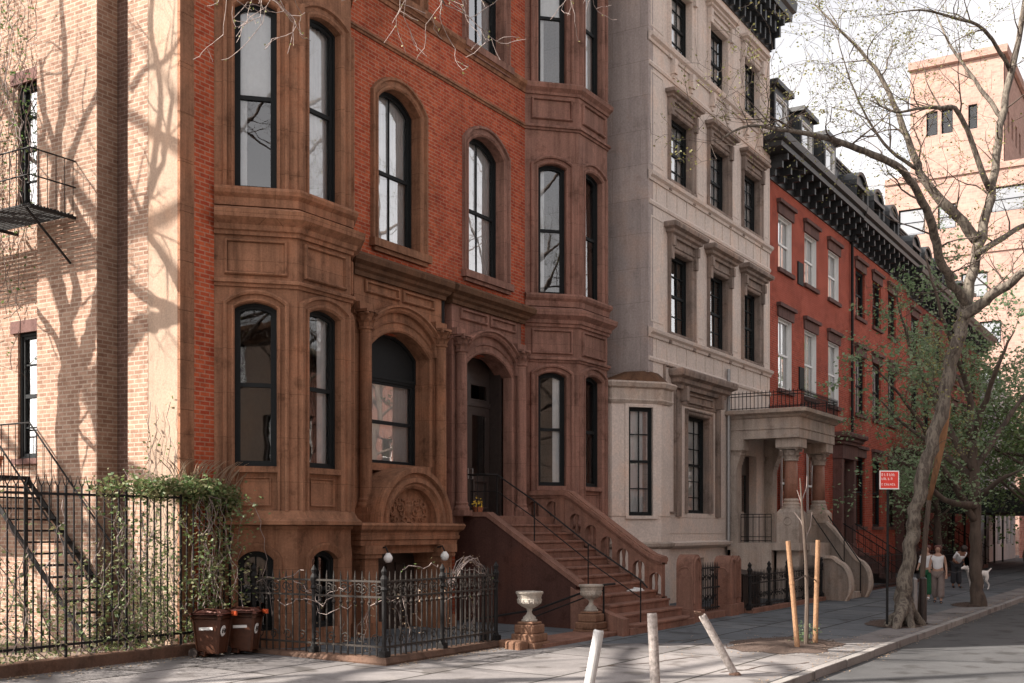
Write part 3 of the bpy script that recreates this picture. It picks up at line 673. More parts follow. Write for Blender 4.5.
for z in (14.92, 11.30, 7.20):
    m.cut(); m.sweep([(27.4, CN+.0), (37.0, CN)], [(-.02, z), (.04, z), (.06, z+.07), (.13, z+.12), (.15, z+.2), (.05, z+.25), (-.02, z+.26)])
    m.cut(); m.sweep([(27.42, CN), (37.0, CN)], [(-.02, z-.62), (.03, z-.62), (.05, z-.55), (.03, z-.50), (-.02, z-.5)])
    if z < 14:
        for k in range(14): m.cut(); m.fbox(CF, 27.9+.68*k, 27.96+.68*k, z-.5, z-.003, -.02, .02)
    else:
        for c in (29.56, 32.38, 35.22):
            for s in (-.62, .62): m.cut(); m.fbox(CF, c+s-.09, c+s+.09, z-.4, z-.003, -.02, .14); m.fbox(CF, c+s-.06, c+s+.06, z-.52, z-.4, -.02, .09)
m.cut(); m.sweep([(27.42, CN), (33.2, CN)], [(-.1, 1.62), (.02, 1.66), (.14, 1.72), (.16, 1.80), (.03, 1.84), (-.02, 1.85)])
for z in (2.06, 2.5): m.cut(); m.fbox(CF, 28.3, 33.0, z, z+.012, -.02, .012)
m.build_each('belt_course', 'cream_stucco', CH)
def cornice_big(root, x0, x1, n, z, h, p, mat, brk=.55, left=True):
    g = G(); g.sweep([(x0, n+.4), (x0, n), (x1, n), (x1, n+.4)] if left else [(x0, n), (x1, n)], [(-.02, z), (.05, z), (.06, z+h*.18), (.12, z+h*.2), (.12, z+h*.58), (p*.8, z+h*.62), (p*.82, z+h*.75), (p*.95, z+h*.8), (p, z+h*.98), (-.02, z+h)])
    c = g.build('cornice', mat, root); b = G(); k = int((x1-x0)/brk); fr = street(n)
    for i in range(k+1):
        b.cut(); u = x0 + .12 + (x1-x0-.24)*i/k; b.fbox(fr, u-.07, u+.07, z+h*.22, z+h*.6, .1, p*.55); b.fbox(fr, u-.06, u+.06, z+h*.42, z+h*.6, .1, p*.74)
        b.fbox(fr, u-.05, u+.05, z+.02, z+h*.22, .04, p*.3)
    b.build_each('bracket', mat, c); return c
cornice_big(CH, 27.4, 37.0, CN, 18.0, 1.75, .72, 'cornice_paint', .48)
for u0, u1, z0, z1, kind in wins:
    s = G(); A = Arch(u0, u1, z0, z1)
    s.arch_sweep(CF, A, [(-.004, -.24), (-.004, .02), (.03, .05), (.09, .05), (.11, .09), (.15, .09), (.16, 0)], False)
    if kind == 'p':
        for ub in (u0-.82, u1+.5): s.fbox(CF, ub, ub+.32, 2.52, 5.9, 0, .06); 
        s.sweep([(u0-.9, CN), (u0-.9, CN-.06), (u1+.9, CN-.06), (u1+.9, CN)], CORN(6.02, .5, .38)); s.fbox(CF, u0-.8, u1+.8, 5.62, 6.0, 0, .05); panelframe(s, CF, u0-.1, u1+.1, 5.68, 5.95, .05)
        for ub in (u0-.6, u1+.42): s.fbox(CF, ub, ub+.18, 5.7, 6.1, .04, .26)
        panelframe(s, CF, 28.35, 29.1, 2.6, 6.6); 
    else:
        big = kind == 's'; hz = z1 + (.34 if big else .30); ex = .10 if big else .08; d = .32 if big else .24
        s.sweep([(u0-ex, CN), (u0-ex, CN-.05), (u1+ex, CN-.05), (u1+ex, CN)], CORN(hz, .36 if big else .27, d))
        s.fbox(CF, u0-.16, u1+.16, z1+.16, hz+.01, 0, .05)
        for ub in (u0-.17, u1+.01): s.fbox(CF, ub, ub+.16, z1-.25 if big else z1-.1, hz+.01, .02, .14); s.fbox(CF, ub+.01, ub+.15, z1+.1, hz+.012, .1, d*.62)
        s.fbox(CF, u0-.18, u1+.18, z0-.10, z0-.002, -.2, .10)
        for ub in (u0-.16, u1+.0): s.fbox(CF, ub, ub+.16, z0-.3, z0-.1, 0, .07)
    s.build('window_hood', 'hood_stone' if kind != 'f' else 'cream_stucco', CH)
    window(CF, u0, u1, z0, z1, 0, CH, nv=2, nh=1 if kind != 'p' else 2, rec=.2, curtain={'p': 'full', 's': 'left', 't': 'full', 'f': 'most'}.get(kind), split=.5, glass='glass_bright' if kind != 'p' else 'glass')
for c1, c2 in ((27.55, 28.35), (30.75, 31.2), (33.55, 34.05), (36.4, 36.9)):
    s = G()
    for z0, z1 in ((7.62, 10.4), (11.75, 14.2), (15.35, 17.6)): s.cut(); panelframe(s, CF, c1, c2, z0, z1, 0, .25)
    s.build_each('wall_panel', 'cream_stucco', CH)
g = G(); g.fbox(street(CN+.1), 30.1, 31.5, .5, 1.35, -.3, -.25); g.build('basement_window', 'sash_black', CH)
g = G(); g.tube([(28.28, CN-.08, 1.75), (28.28, CN-.08, 5.5), (28.2, CN-.03, 5.7)], .05, 8); g.cut(); g.tube([(33.0, CN-.08, 1.7), (33.0, CN-.08, 7)], .055, 8); g.build_each('downpipe', 'steel', CH)
# corner bay
P = [(26.50, 13.62), (26.50, 13.17), (27.58, 12.28), (28.12, 12.28), (28.12, CN)]
bf = Fr(P[1][0], P[1][1], P[2][0]-P[1][0], P[2][1]-P[1][1]); Lb = math.hypot(P[2][0]-P[1][0], P[2][1]-P[1][1])
g = G(); Wb = (.46, 1.16, 2.52, 5.33)
g.slab(bf, rect(0, Lb, 0, 5.5), [rect(*Wb)], -.2, 0); g.slab(Fr(*P[0], 0, -1), rect(0, .45, 0, 5.5), (), -.2, 0); g.slab(Fr(*P[2], 1, 0), rect(0, .535, 0, 5.5), (), -.2, 0); g.slab(Fr(*P[3], 0, 1), rect(.003, .3, 0, 5.5), (), -.2, 0)
cb = g.build('corner_bay', 'cream_stucco', CH)
m = G(); m.sweep(P, [(-.02, 5.42), (.04, 5.42), (.08, 5.50), (.05, 5.54), (.05, 5.80), (.12, 5.84), (.16, 5.94), (.12, 5.99), (-.02, 6.0)]); m.cut(); m.sweep(P, [(-.1, 1.62), (.02, 1.66), (.10, 1.72), (.12, 1.80), (.03, 1.84), (-.02, 1.85)])
m.cut(); m.sweep(P, [(-.02, 2.5), (.012, 2.5), (.012, 2.515), (-.02, 2.515)]); m.build_each('moulding', 'porch_stone', cb)
m = G(); apex = (27.52, 12.66, 6.32); rim = [(26.5, 13.5), (26.5, 13.15), (26.8, 12.85), (27.1, 12.6), (27.55, 12.28), (27.85, 12.26), (28.12, 12.28), (28.12, 12.56)]
vs = [(x, y, 6.0) for x, y in rim] + [(x*.5+apex[0]*.5, y*.5+apex[1]*.5, 6.26) for x, y in rim] + [apex]; k = len(rim)
m.add(vs, [(i, i+1, k+i+1, k+i) for i in range(k-1)] + [(k+i, k+i+1, 2*k) for i in range(k-1)]); m.build('lead_roof', 'cornice_dark', cb)
window(bf, *Wb, 0, CH, nv=1, nh=1, rec=.1, curtain='full', split=.5, glass='glass'); g = G(); A = Arch(*Wb); g.arch_sweep(bf, A, [(-.004, -.1), (-.004, .02), (.05, .03), (.1, .03), (.11, 0)], False); g.fbox(bf, .36, 1.26, 2.44, 2.52, -.1, .07); g.build('surround', 'cream_stucco', cb)
shell(CH, 27.4, 37.0, CN, 26, 19, 'cream_side', (1.7, 6.6, 10.8, 14.6))
# porch
x0, x1, yf = 33.07, 36.95, 10.28
g = G(); g.box(x0, x1, yf+.05, CN-.01, 1.55, 1.76); g.box(x0, x0+.22, yf+.9, CN-.11, 0, 1.55); g.box(x1-.22, x1, yf+.9, CN-.11, 0, 1.55)
pr_ = g.build('porch', 'porch_stone', CH)
e = G(); pl = [(x0+.1, CN), (x0+.1, yf+.1), (x1-.1, yf+.1), (x1-.1, CN)]
e.sweep(pl, [(-.45, 4.88), (0, 4.88), (0, 5.14), (.03, 5.15), (.03, 5.18), (0, 5.19), (0, 5.48), (.06, 5.5), (.12, 5.56), (.28, 5.62), (.30, 5.72), (.05, 5.76), (-.45, 5.76)])
e.box(x0+.3, x1-.3, yf+.3, CN, 5.6, 5.74)
e.build('entablature', 'porch_stone', pr_)
for cx in (x0+.60, x1-.50):
    q = G(); cy = yf+.5; ph = 2.79
    q.box(cx-.37, cx+.37, cy-.37, cy+.37, 0, .25); q.box(cx-.34, cx+.34, cy-.34, cy+.34, .25, ph-.12)
    q.add([(cx+sx*r, cy+sy*r, z) for z, r in ((ph-.12, .34), (ph, .25)) for sx, sy in ((-1,-1),(1,-1),(1,1),(-1,1))], [(i, (i+1) % 4, 4+(i+1) % 4, 4+i) for i in range(4)] + [(4,5,6,7)])
    for F_, u in ((leftface(cx-.34), -cy), (street(cy-.34), cx)):
        for r_ in (.12,): 
            ringp = [F_.p(u+r_*math.cos(t*math.pi/8), 2.42+r_*math.sin(t*math.pi/8), .012) for t in range(17)]; q.tube(ringp, .018, 5)
    pd = q.build('pedestal', 'porch_stone', pr_, bevel=.012)
    q = G(); q.lathe((cx, cy), [(.27, ph), (.27, ph+.06), (.245, ph+.08), (.26, ph+.14), (.21, ph+.19), (.235, ph+.24), (.20, ph+.3)], 20); q.cut(); capital(q, (cx, cy), 4.25, 4.60, .175, .29); q.box(cx-.36, cx+.36, cy-.36, cy+.36, 4.60, 4.88); q.build_each('capital', 'porch_stone', pd)
    q = G(); q.lathe((cx, cy), [(.20, ph+.28), (.198, 3.6), (.178, 4.26)], 24); q.build('column', 'porch_marble', pd, smooth=True)
g = G()
for cx in (x0+.28, x1-.28):
    g.cut()                                           # pilasters against the wall with scrolled corbels
    g.box(cx-.22, cx+.22, CN-.28, CN, 1.76, 4.4); g.box(cx-.24, cx+.24, CN-.34, CN, 1.76, 2.7); g.box(cx-.26, cx+.26, CN-.5, CN, 4.55, 4.88)
    for k in range(6): g.box(cx-.2, cx+.2, CN-.30-.03*k, CN-.02, 4.05+.09*k, 4.13+.09*k+.008)
g.build_each('pilaster', 'porch_stone', pr_)
def ironrail(a, b, z0, z1, name, parent, sp=.115, spike=.08, mids=(.82,)):
    g = G(); a, b = Vector(a), Vector(b); L = (b-a).length; k = max(2, int(L/sp))
    for zf in (.06, *mids, 1): z = z0 + (z1-z0)*zf; g.bar((a.x, a.y, z), (b.x, b.y, z), .022, .022)
    for i in range(k+1):
        p = a + (b-a)*i/k; g.tube([(p.x, p.y, z0), (p.x, p.y, z1+spike*.5), (p.x, p.y, z1+spike)], [.011, .011, .002], 5)
    return g.build(name, 'iron', parent)
q = (x0+.05, CN), (x0+.05, yf+.02), (x1-.05, yf+.02), (x1-.05, CN)
for i in range(3): ironrail((*q[i], 0), (*q[i+1], 0), 5.76, 6.24, 'balcony_railing', pr_)
g = G(); 
ironrail((x0+.12, CN-.4, 0), (x0+.12, yf+.95, 0), 1.78, 2.62, 'side_railing', pr_, sp=.16, spike=0, mids=(.2, .9))
# door, porch steps, scrolled cheeks
g = G(); DF = street(CN+.25); g.slab(DF, rect(34.1, 35.7, 1.76, 4.5), [rect(34.35, 34.85, 2.7, 3.9), rect(34.95, 35.45, 2.7, 3.9)], -.08, 0); d_ = g.build('door', 'door_black', CH)
g = G(); g.add([DF.p(*p) for p in ((34.3, 2.6, -.04), (35.5, 2.6, -.04), (35.5, 4, -.04), (34.3, 4, -.04))], [(0,1,2,3)]); g.build('glass', 'glass', d_)
st = G(); st.box(34.0, 36.0, yf, yf+.4, .1, 1.75); ps = st.build('porch_steps', 'porch_stone', pr_)
for i in range(8):
    z = .08 + (1.76-.08)*(i+1)/9; y = 9.3 + .16*i; g = G(); g.box(34.02, 36.0, y, yf+.2, z-.19, z); g.build('step', 'stoop_red' if i < 0 else 'porch_stone', ps, bevel=.01)
for X in (33.78, 36.0):
    prof = [(-yf-.4, 0.05), (-8.62, 0.05), (-8.45, .32), (-8.42, .62), (-8.52, .92), (-8.72, 1.12), (-8.95, 1.22), (-9.15, 1.36), (-9.5, 1.72), (-9.95, 2.12), (-yf-.02, 2.38), (-yf-.4, 2.38)]
    prof = [(-(yf+.4) + (u+yf+.4)*.72 if u > -yf-.3 else u, z) for u, z in prof]
    if X < 34: prof = [(-yf-.05, .05)] + [(u, min(z, 1.34 - .25*max(0, u+9.6))) for u, z in prof[1:9]] + [(-yf-.05, 1.42)]
    g = G(); g.slab(leftface(X), prof[::-1], (), -.18, 0); ck = g.build('cheek_wall', 'cheek_stone', ps)
    g = G(); cp = []; q_ = prof[1:-1]
    for i in range(len(q_)-1):
        p0, p1, p2, p3 = (Vector((*q_[max(0, min(len(q_)-1, j))], 0)) for j in (i-1, i, i+1, i+2))
        for t in (0, .25, .5, .75): v = .5*((2*p1)+(p2-p0)*t+(2*p0-5*p1+4*p2-p3)*t*t+(3*p1-p0-3*p2+p3)*t**3); cp.append((v.x, v.y))
    cp.append(q_[-1]); vs = []
    for i, (u, z) in enumerate(cp):
        a, b = cp[max(0, i-1)], cp[min(len(cp)-1, i+1)]; tx, tz = b[0]-a[0], b[1]-a[1]; l = math.hypot(tx, tz) or 1; nx, nz = -(tz/l), tx/l
        if nx > 0 and i < 3: nx, nz = nx, nz
        if z > 2.3: nx, nz = 0, 1
        s_ = 1 if (nz >= 0 or z < 1.0) else -1
        for w_, h_ in ((-.06, -.03), (.24, -.03), (.24, .05), (-.06, .05)): vs.append((X+w_, -(u + abs(nx)*h_*1.0), z + abs(nz)*h_))
    g.add(vs, [(4*i+j, 4*i+(j+1) % 4, 4*i+4+(j+1) % 4, 4*i+4+j) for i in range(len(cp)-1) for j in range(4)] + [(0,1,2,3)])
    g.build('coping', 'porch_stone', ck)
g = G(); g.tube([(35.85, 9.3, .2), (35.85, 9.3, 1.15), (35.85, 10.3, 2.6)], .02, 6); g.tube([(35.85, 9.8, .8), (35.85, 9.8, 1.9)], .016, 6); g.cut(); g.tube([(34.15, 9.35, .2), (34.15, 9.35, 1.2), (34.15, 10.3, 2.6)], .018, 6); g.build_each('handrail', 'iron', ps)

# ------------------------------------------------------------------ the brick row beyond
def row_house(x0, x1, n, label, sash, wall, zs, centers, w=1.5, dormer='square', base=None, cz=13.9, entry=None, slate='slate', curtain=None):
    H = thing('row_house', ((x0+x1)/2, n, .15), label, 'house', 'brick row houses'); F = street(n); g = G(); holes = []
    for c in centers:
        for z0, z1 in zs: holes.append((c-w/2, c+w/2, z0, z1))
    if entry: holes.append((entry[0], entry[1], 1.6, 4.9))
    g.slab(F, rect(x0+.004, x1-.004, 0, cz+.05), [rect(*h) for h in holes], -.28, 0)
    g.slab(leftface(x0+.004), rect(-26, -n-.3, 0, cz), (), -.2, 0); g.build('wall', wall, H)
    for k, (u0, u1, z0, z1) in enumerate(holes):
        if entry and k == len(holes)-1: continue
        l = G(); hh = .34; l.fbox(F, u0-.12, u1+.12, z1+.002, z1+hh, -.02, .06); l.fbox(F, u0-.18, u1+.18, z1+hh-.002, z1+hh+.12, -.02, .16); lo = l.build('lintel', 'lintel_stone', H)
        l = G(); l.fbox(F, u0-.1, u1+.1, z0-.14, z0-.002, -.25, .1); l.build('sill', 'lintel_stone', H)
        if sash == 'sash_white':
            j = G(); 
            for s in ((u0, u0+.03), (u1-.03, u1)): j.fbox(F, *s, z0, z1, -.2, -.015)
            j.fbox(F, u0+.03, u1-.03, z1-.03, z1, -.2, -.015); j.build('casing', 'sash_white', H)
        window(F, u0, u1, z0, z1, 0, H, sash=sash, nv=1, nh=0, rec=.12, curtain=curtain if (k*7+int(x0)) % 3 else 'full', glass='glass_bright' if sash == 'sash_white' else 'glass')
    if entry:
        a, b = entry; p = G()
        for s in ((a-.35, a), (b, b+.35)): p.fbox(F, *s, .1, 4.95, -.3, .35)
        p.fbox(F, a-.4, b+.4, 4.95, 5.55, -.2, .4); p.sweep([(a-.45, n), (a-.45, n-.42), (b+.45, n-.42), (b+.45, n)], CORN(5.5, .45, .32)); e = p.build('entrance_surround', 'lintel_stone', H)
        dd = G(); dd.fbox(F, a, b, 1.6, 4.95, -.5, -.42); panelframe(dd, F, a+.2, b-.2, 2.0, 3.0, -.42); panelframe(dd, F, a+.2, b-.2, 3.2, 4.6, -.42); dd.build('door', 'door_black', e)
        s = G(); 
        for i in range(8): s.box(a-.1, b+.1, n-2.2+.25*i, n-.01-.001*i, 0, .1+.19*(i+1))
        so = s.build('steps', 'lintel_stone', H)
        for X in (a-.15, b+.15):
            r = G(); 
            for i in range(9): yy = n-2.2+.25*i; zz = .1+.19*min(i+1, 8); r.tube([(X, yy, zz), (X, yy, zz+.9)], .012, 5)
            r.tube([(X, n-2.25, 1.2), (X, n-.2, 2.5)], .022, 6); r.tube([(X, n-2.25, .5), (X, n-.2, 1.9)], .014, 6); r.build('handrail', 'iron', so)
    cornice_big(H, x0+.02, x1-.02, n, cz, 1.15, .95, 'cornice_paint', .92, True)
    # mansard roof
    m = G(); zb, zt = cz+1.14, cz+3.6
    m.add([(x0, n+.1, zb), (x1, n+.1, zb), (x1, n+.9, zt), (x0, n+.9, zt), (x0, 25, zt), (x1, 25, zt), (x0, 25, zb), (x1, 25, zb)], [(0,1,2,3), (3,2,5,4), (0,3,4,6), (1,7,5,2)])
    mo = m.build('mansard_roof', slate, H); t = G(); t.sweep([(x0, n+.85), (x1, n+.85)], CORN(zt-.05, .22, .2)); t.build('ridge_moulding', 'cornice_paint', mo)
    for c in centers:
        d = G(); u0, u1 = c-.62, c+.62
        DFm = street(n+.12)
        if dormer == 'square':
            d.slab(DFm, rect(u0-.14, u1+.14, zb+.05, zt-.1), [rect(u0, u1, zb+.3, zt-.35)], -.1, 0); d.box(u0-.14, u0-.04, n+.2, n+1.2, zb, zt-.1); d.box(u1+.04, u1+.14, n+.2, n+1.2, zb, zt-.1)
            d.box(u0-.28, u1+.28, n-.05, n+1.3, zt-.12, zt+.04); do = d.build('dormer', 'cornice_paint', mo)
            window(DFm, u0, u1, zb+.3, zt-.35, 0, mo, sash='sash_white', curtain='top', rec=.04, name='dormer_window', glass='glass_bright')
        else:
            A = Arch(u0+.12, u1-.12, zb+.25, zt-.75, .42); d.slab(DFm, Arch(u0-.2, u1+.2, zb+.02, zt-.42, .4).off(0), [A.off(0)], -.1, .1); d.box(u0-.2, u0-.08, n+.1, n+1.2, zb, zt-.8); d.box(u1+.08, u1+.2, n+.1, n+1.2, zb, zt-.8)
            d.arch_sweep(DFm, Arch(u0-.2, u1+.2, zt-1.5, zt-.42, .4), [(0, -1), (0, .2), (.12, .24), (.14, -1)], False); d.box(u0-.35, u1+.35, n-.12, n+.3, zt-1.0, zt-.86); d.build('dormer', 'cornice_paint', mo)
            window(DFm, *A.a, mo, rec=.04, name='dormer_window')
    b = G(); b.box(x0, x1, 25.5, 25.8, 0, cz); b.build('rear_wall', wall, H)
    i_ = G(); i_.box(x0+.3, x1-.3, n+3.5, n+3.6, 0, cz); 
    for z in (6.2, 10.3): i_.box(x0+.3, x1-.3, n+.35, n+3.5, z, z+.2)
    i_.build('interior', 'room_dark', H); return H
ZS = [(11.12, 12.98), (7.0, 9.45)]
H1 = row_house(37.02, 47.3, 12.7, 'bright red brick row house with white sash windows beside the cream house', 'sash_white', 'row_brick', ZS, (39.0, 41.95, 44.95), entry=(45.2, 46.6), curtain='full')
g = G(); g.fbox(street(12.7), 40.35, 40.95, 10.95, 11.75, -.02, .05); g.cut(); g.fbox(street(12.7), 40.5, 41.05, 7.2, 8.0, -.02, .05); g.build_each('air_vent', 'sash_black', H1)
for c in (39.0, 41.95):
    window(street(12.68), c-.75, c+.75, 2.4, 5.1, 0, H1, sash='sash_white', nv=1, rec=-.08, curtain='full')
g = G(); g.tube([(47.3, 12.6, 0), (47.3, 12.6, 13.9)], .06, 8); g.build('downpipe', 'iron', H1)
H2 = row_house(47.32, 57.5, 12.7, 'red brick row house with black windows, second house past the cream one', 'sash_black', 'row_brick', [(11.05, 13.02), (7.0, 9.45), (2.3, 5.2)], (48.9, 51.7, 54.5), dormer='arch', cz=13.85, entry=(55.5, 56.8))
H3 = row_house(57.52, 67.5, 12.7, 'red brick row house half hidden by the green crown of the kerbside tree', 'sash_black', 'row_brick_dark', [(10.8, 12.7), (7.0, 9.3), (2.6, 5.0)], (59.2, 62.0, 64.8), dormer='arch', cz=13.5, entry=(65.6, 66.9))
H4 = row_house(67.52, 78, 12.7, 'last brick row house before the sidewalk shed, mostly behind trees', 'sash_black', 'row_brick_dark', [(10.5, 12.4), (7.0, 9.2), (2.6, 5.0)], (69.4, 72.4, 75.4), dormer='square', cz=13.2)
# low iron railing and stoop fence of the second row house
fr_ = thing('iron_fence', (50, 10.2, .1), 'black iron railing with curled bars before the red brick row houses', 'fence')
ironrail((47.5, 10.1, 0), (55.0, 10.1, 0), .15, 1.25, 'railing', fr_, sp=.16); ironrail((38, 9.9, 0), (44.8, 9.9, 0), .15, 1.25, 'railing', fr_, sp=.16)
g = G(); g.box(37.5, 55.2, 9.98, 10.2, 0, .2); g.build('kerb_stone', 'lintel_stone', fr_)
# white fronted house seen between the trunks
WH = thing('white_house', (84, 12, .1), 'pale grey fronted building seen between the tree trunks at the end of the row', 'house')
g = G(); wf = street(12.2); holes = [rect(79.6+1.9*i, 80.6+1.9*i, z, z+2.0) for i in range(5) for z in (1.2, 4.6, 8.0)]
g.slab(wf, rect(78.2, 89.5, 0, 11.5), holes, -.3, 0); g.slab(leftface(78.2), rect(-26, -12.5, 0, 11.5), (), -.2, 0); g.box(78.4, 89.5, 12.6, 26, 11.1, 11.3); g.build('wall', 'white_facade', WH)
for i in range(5):
    for z in (1.2, 4.6, 8.0): window(wf, 79.6+1.9*i, 80.6+1.9*i, z, z+2, 0, WH, rec=.15, sash='sash_black')
# tower and its lower blocks across the far end
TW = thing('brick_tower', (112, 15, 0), 'sunlit salmon brick apartment tower rising above the far end of the street', 'apartment tower')
g = G(); TF = leftface(100)
g.slab(TF, rect(-21.8, -14.5, 26, 41.2), [rect(-20.5, -19.6, 35.0, 37.0), rect(-19.3, -18.4, 35.0, 37.0), rect(-17.2, -16.5, 35, 37)], -.4, 0)
g.slab(street(14.5), rect(100.02, 112, 26, 41.2), [rect(102+2.2*i, 103+2.2*i, z, z+1.8) for i in range(4) for z in (30, 35)], -.4, 0)
g.slab(street(21.8), rect(100.02, 112, 26, 41.2), (), 0, .3); g.slab(leftface(112), rect(-21.8, -14.5, 26, 41.2), (), 0, .3)
g.box(100.02, 112, 14.5, 21.8, 41, 41.15)
hs = [rect(-19.2, -17.8, 26.6, 28.6), rect(-15.2, -12.6, 27.4, 29.4), rect(-22.3, -20.2, 26.4, 28.6), rect(-22.4, -19.6, 20.8, 22.8), rect(-17.4, -15.4, 20.8, 22.8), rect(-12.6, -10, 20.8, 22.8)] + [rect(-20+4*i, -18.4+4*i, z, z+1.8) for i in range(5) for z in (5, 9, 13, 17)]
g.slab(leftface(98), rect(-23.4, 6, 0, 31), hs, -.4, 0); g.slab(street(23.4), rect(98.02, 114, 0, 31), (), 0, .3); g.box(98.3, 114, -6, 23.4, 30.6, 30.9)
g.build('wall', 'tower_brick', TW)
g = G(); g.sweep([(99.9, 21.9), (99.9, 14.4), (112, 14.4)], [(-.02, 40.6), (.2, 40.7), (.25, 41.3), (-.02, 41.4)]); g.fbox(leftface(98), -23.4, 6, 30.8, 31.3, -.3, .15); g.fbox(leftface(98), -23.4, 6, 24.3, 24.6, -.2, .12)
g.build('parapet', 'tower_brick', TW)
for u0, u1, z0, z1 in [(-20.5, -19.6, 35.0, 37.0), (-19.3, -18.4, 35.0, 37.0), (-17.2, -16.5, 35, 37)]: window(TF, u0, u1, z0, z1, 0, TW, rec=.15, split=.5)
for h in hs: window(leftface(98), h[0][0], h[1][0], h[0][1], h[2][1], 0, TW, rec=.2, glass='glass_bright', curtain='most')
g = G(); g.box(100.6, 100.7, 14.9, 21.4, 26, 41); g.box(101, 101.1, 14.9, 21.4, 26, 41); g.box(98.9, 99, -5, 23, 0, 30.4); g.build('interior', 'room_dark', TW)
OT = thing('glass_tower', (140, 45, 0), 'pale glass office block with horizontal bands above the mansard roofs', 'office block')
g = G(); b0 = at(868, 400, 150)
X, Y = b0.x, b0.y
g.box(X, X+14, Y-7.5, Y+6, 0, 49); oc = g.build('curtain_wall', 'glass_office', OT)
g = G()
for k in range(16): g.cut(); g.box(X-.12, X+14.1, Y-7.6, Y+6.1, 2+3*k, 2.9+3*k)
g.build_each('floor_band', 'white_facade', OT)
# sidewalk shed
SH = thing('sidewalk_shed', (68, 9, .05), 'dark green scaffold sidewalk shed over the far pavement', 'sidewalk shed')
g = G(); g.box(59.5, 80, 7.0, 12.2, 3.05, 3.3); g.box(59.5, 80, 6.9, 7.02, 3.0, 4.1); g.box(59.4, 59.52, 6.9, 12.2, 3.0, 4.1); g.build('deck', 'shed_green', SH)
for i in range(7):
    for y in (7.1, 11.6): p = G(); p.tube([(59.8+3.3*i, y, .05), (59.8+3.3*i, y, 3.1)], .06, 6); p.build('post', 'shed_green', SH)
g = G()
for i in range(6): g.cut(); g.tube([(59.8+3.3*i, 7.1, .9), (63.1+3.3*i, 7.1, 2.9)], .03, 5); g.tube([(59.8+3.3*i, 7.1, 1.2), (63.1+3.3*i, 7.1, 1.2)], .03, 5)
g.build_each('brace', 'shed_green', SH)
GB = thing('brick_garage', (86, 5.5, 0), 'low pinkish brick wall with dark openings at the far end of the road', 'garage')
g = G(); g.slab(leftface(90), rect(-12.0, 12, 0, 6), [rect(-8.4, -5.8, .2, 3.0), rect(-3, -1, .8, 2.8)], -.3, 0); g.box(90.1, 97.5, -12, 12, 5.8, 6); g.build('wall', 'garage_brick', GB)
g = G(); g.box(90.4, 90.5, -8.4+14, 8.6, 0, 3.2); g.cut(); g.box(90.4, 90.5, .9, 3.1, .5, 3); g.build_each('door', 'door_black', GB)
# ------------------------------------------------------------------ houses on the camera's side of the street (seen in the window panes, they bounce sunlight)
def back_house(x0, x1, h, mat, label):
    H = thing('facing_house', ((x0+x1)/2, -9.8, 0), label, 'house', 'houses across the street'); F = Fr(x1, -9.6, -1, 0); g = G(); w = x1-x0; k = int(w/2.6); hs = []
    for i in range(k):
        for z in (1.6, 5.2, 8.6, 11.8):
            if z + 2.2 < h: u = w*(i+.5)/k; hs.append((u-.55, u+.55, z, z+2.1))
    g.slab(F, rect(0, w, 0, h), [rect(*q) for q in hs], -.3, 0); g.box(x0, x1, -20, -19.7, 0, h); g.box(x0, x1, -20, -9.92, h-.5, h-.3)
    g.slab(Fr(x0, -9.9, 0, -1), rect(0, 10, 0, h), (), 0, .05); wo = g.build('wall', mat, H)
    g = G(); g.sweep([(x1, -9.6), (x0, -9.6)], CORN(h-.5, .8, .6)); g.build('cornice', 'cornice_dark', H)
    q = G(); r = G()
    for a, b, c, d in hs: q.cut(); r.cut(); q.arch_sweep(F, Arch(a, b, c, d), [(-.001, -.2), (-.06, -.2), (-.06, -.24)], True); q.fbox(F, a, b, (c+d)/2-.03, (c+d)/2+.03, -.24, -.2); r.add([F.p(u, z, -.22) for u, z in rect(a, b, c, d)], [(0,1,2,3)])
    q.build_each('window', 'sash_white', H); r.build_each('pane', 'glass_bright', H)
for i, (a, b, h, m_) in enumerate([(-26,-12,10.5,'opposite_brick'), (-11.9,-2,11,'opposite_stone'), (-1.9,8,10.5,'opposite_brick'), (8.1,17,11,'opposite_stone'), (17.1,28,10.4,'opposite_brick'), (28.1,40,11,'opposite_stone'), (40.1,54,10.5,'opposite_brick'), (54.1,72,11,'opposite_stone'), (72.1,92,10.5,'opposite_brick')]):
    back_house(a, b, h, m_, 'row house across the street behind the camera')
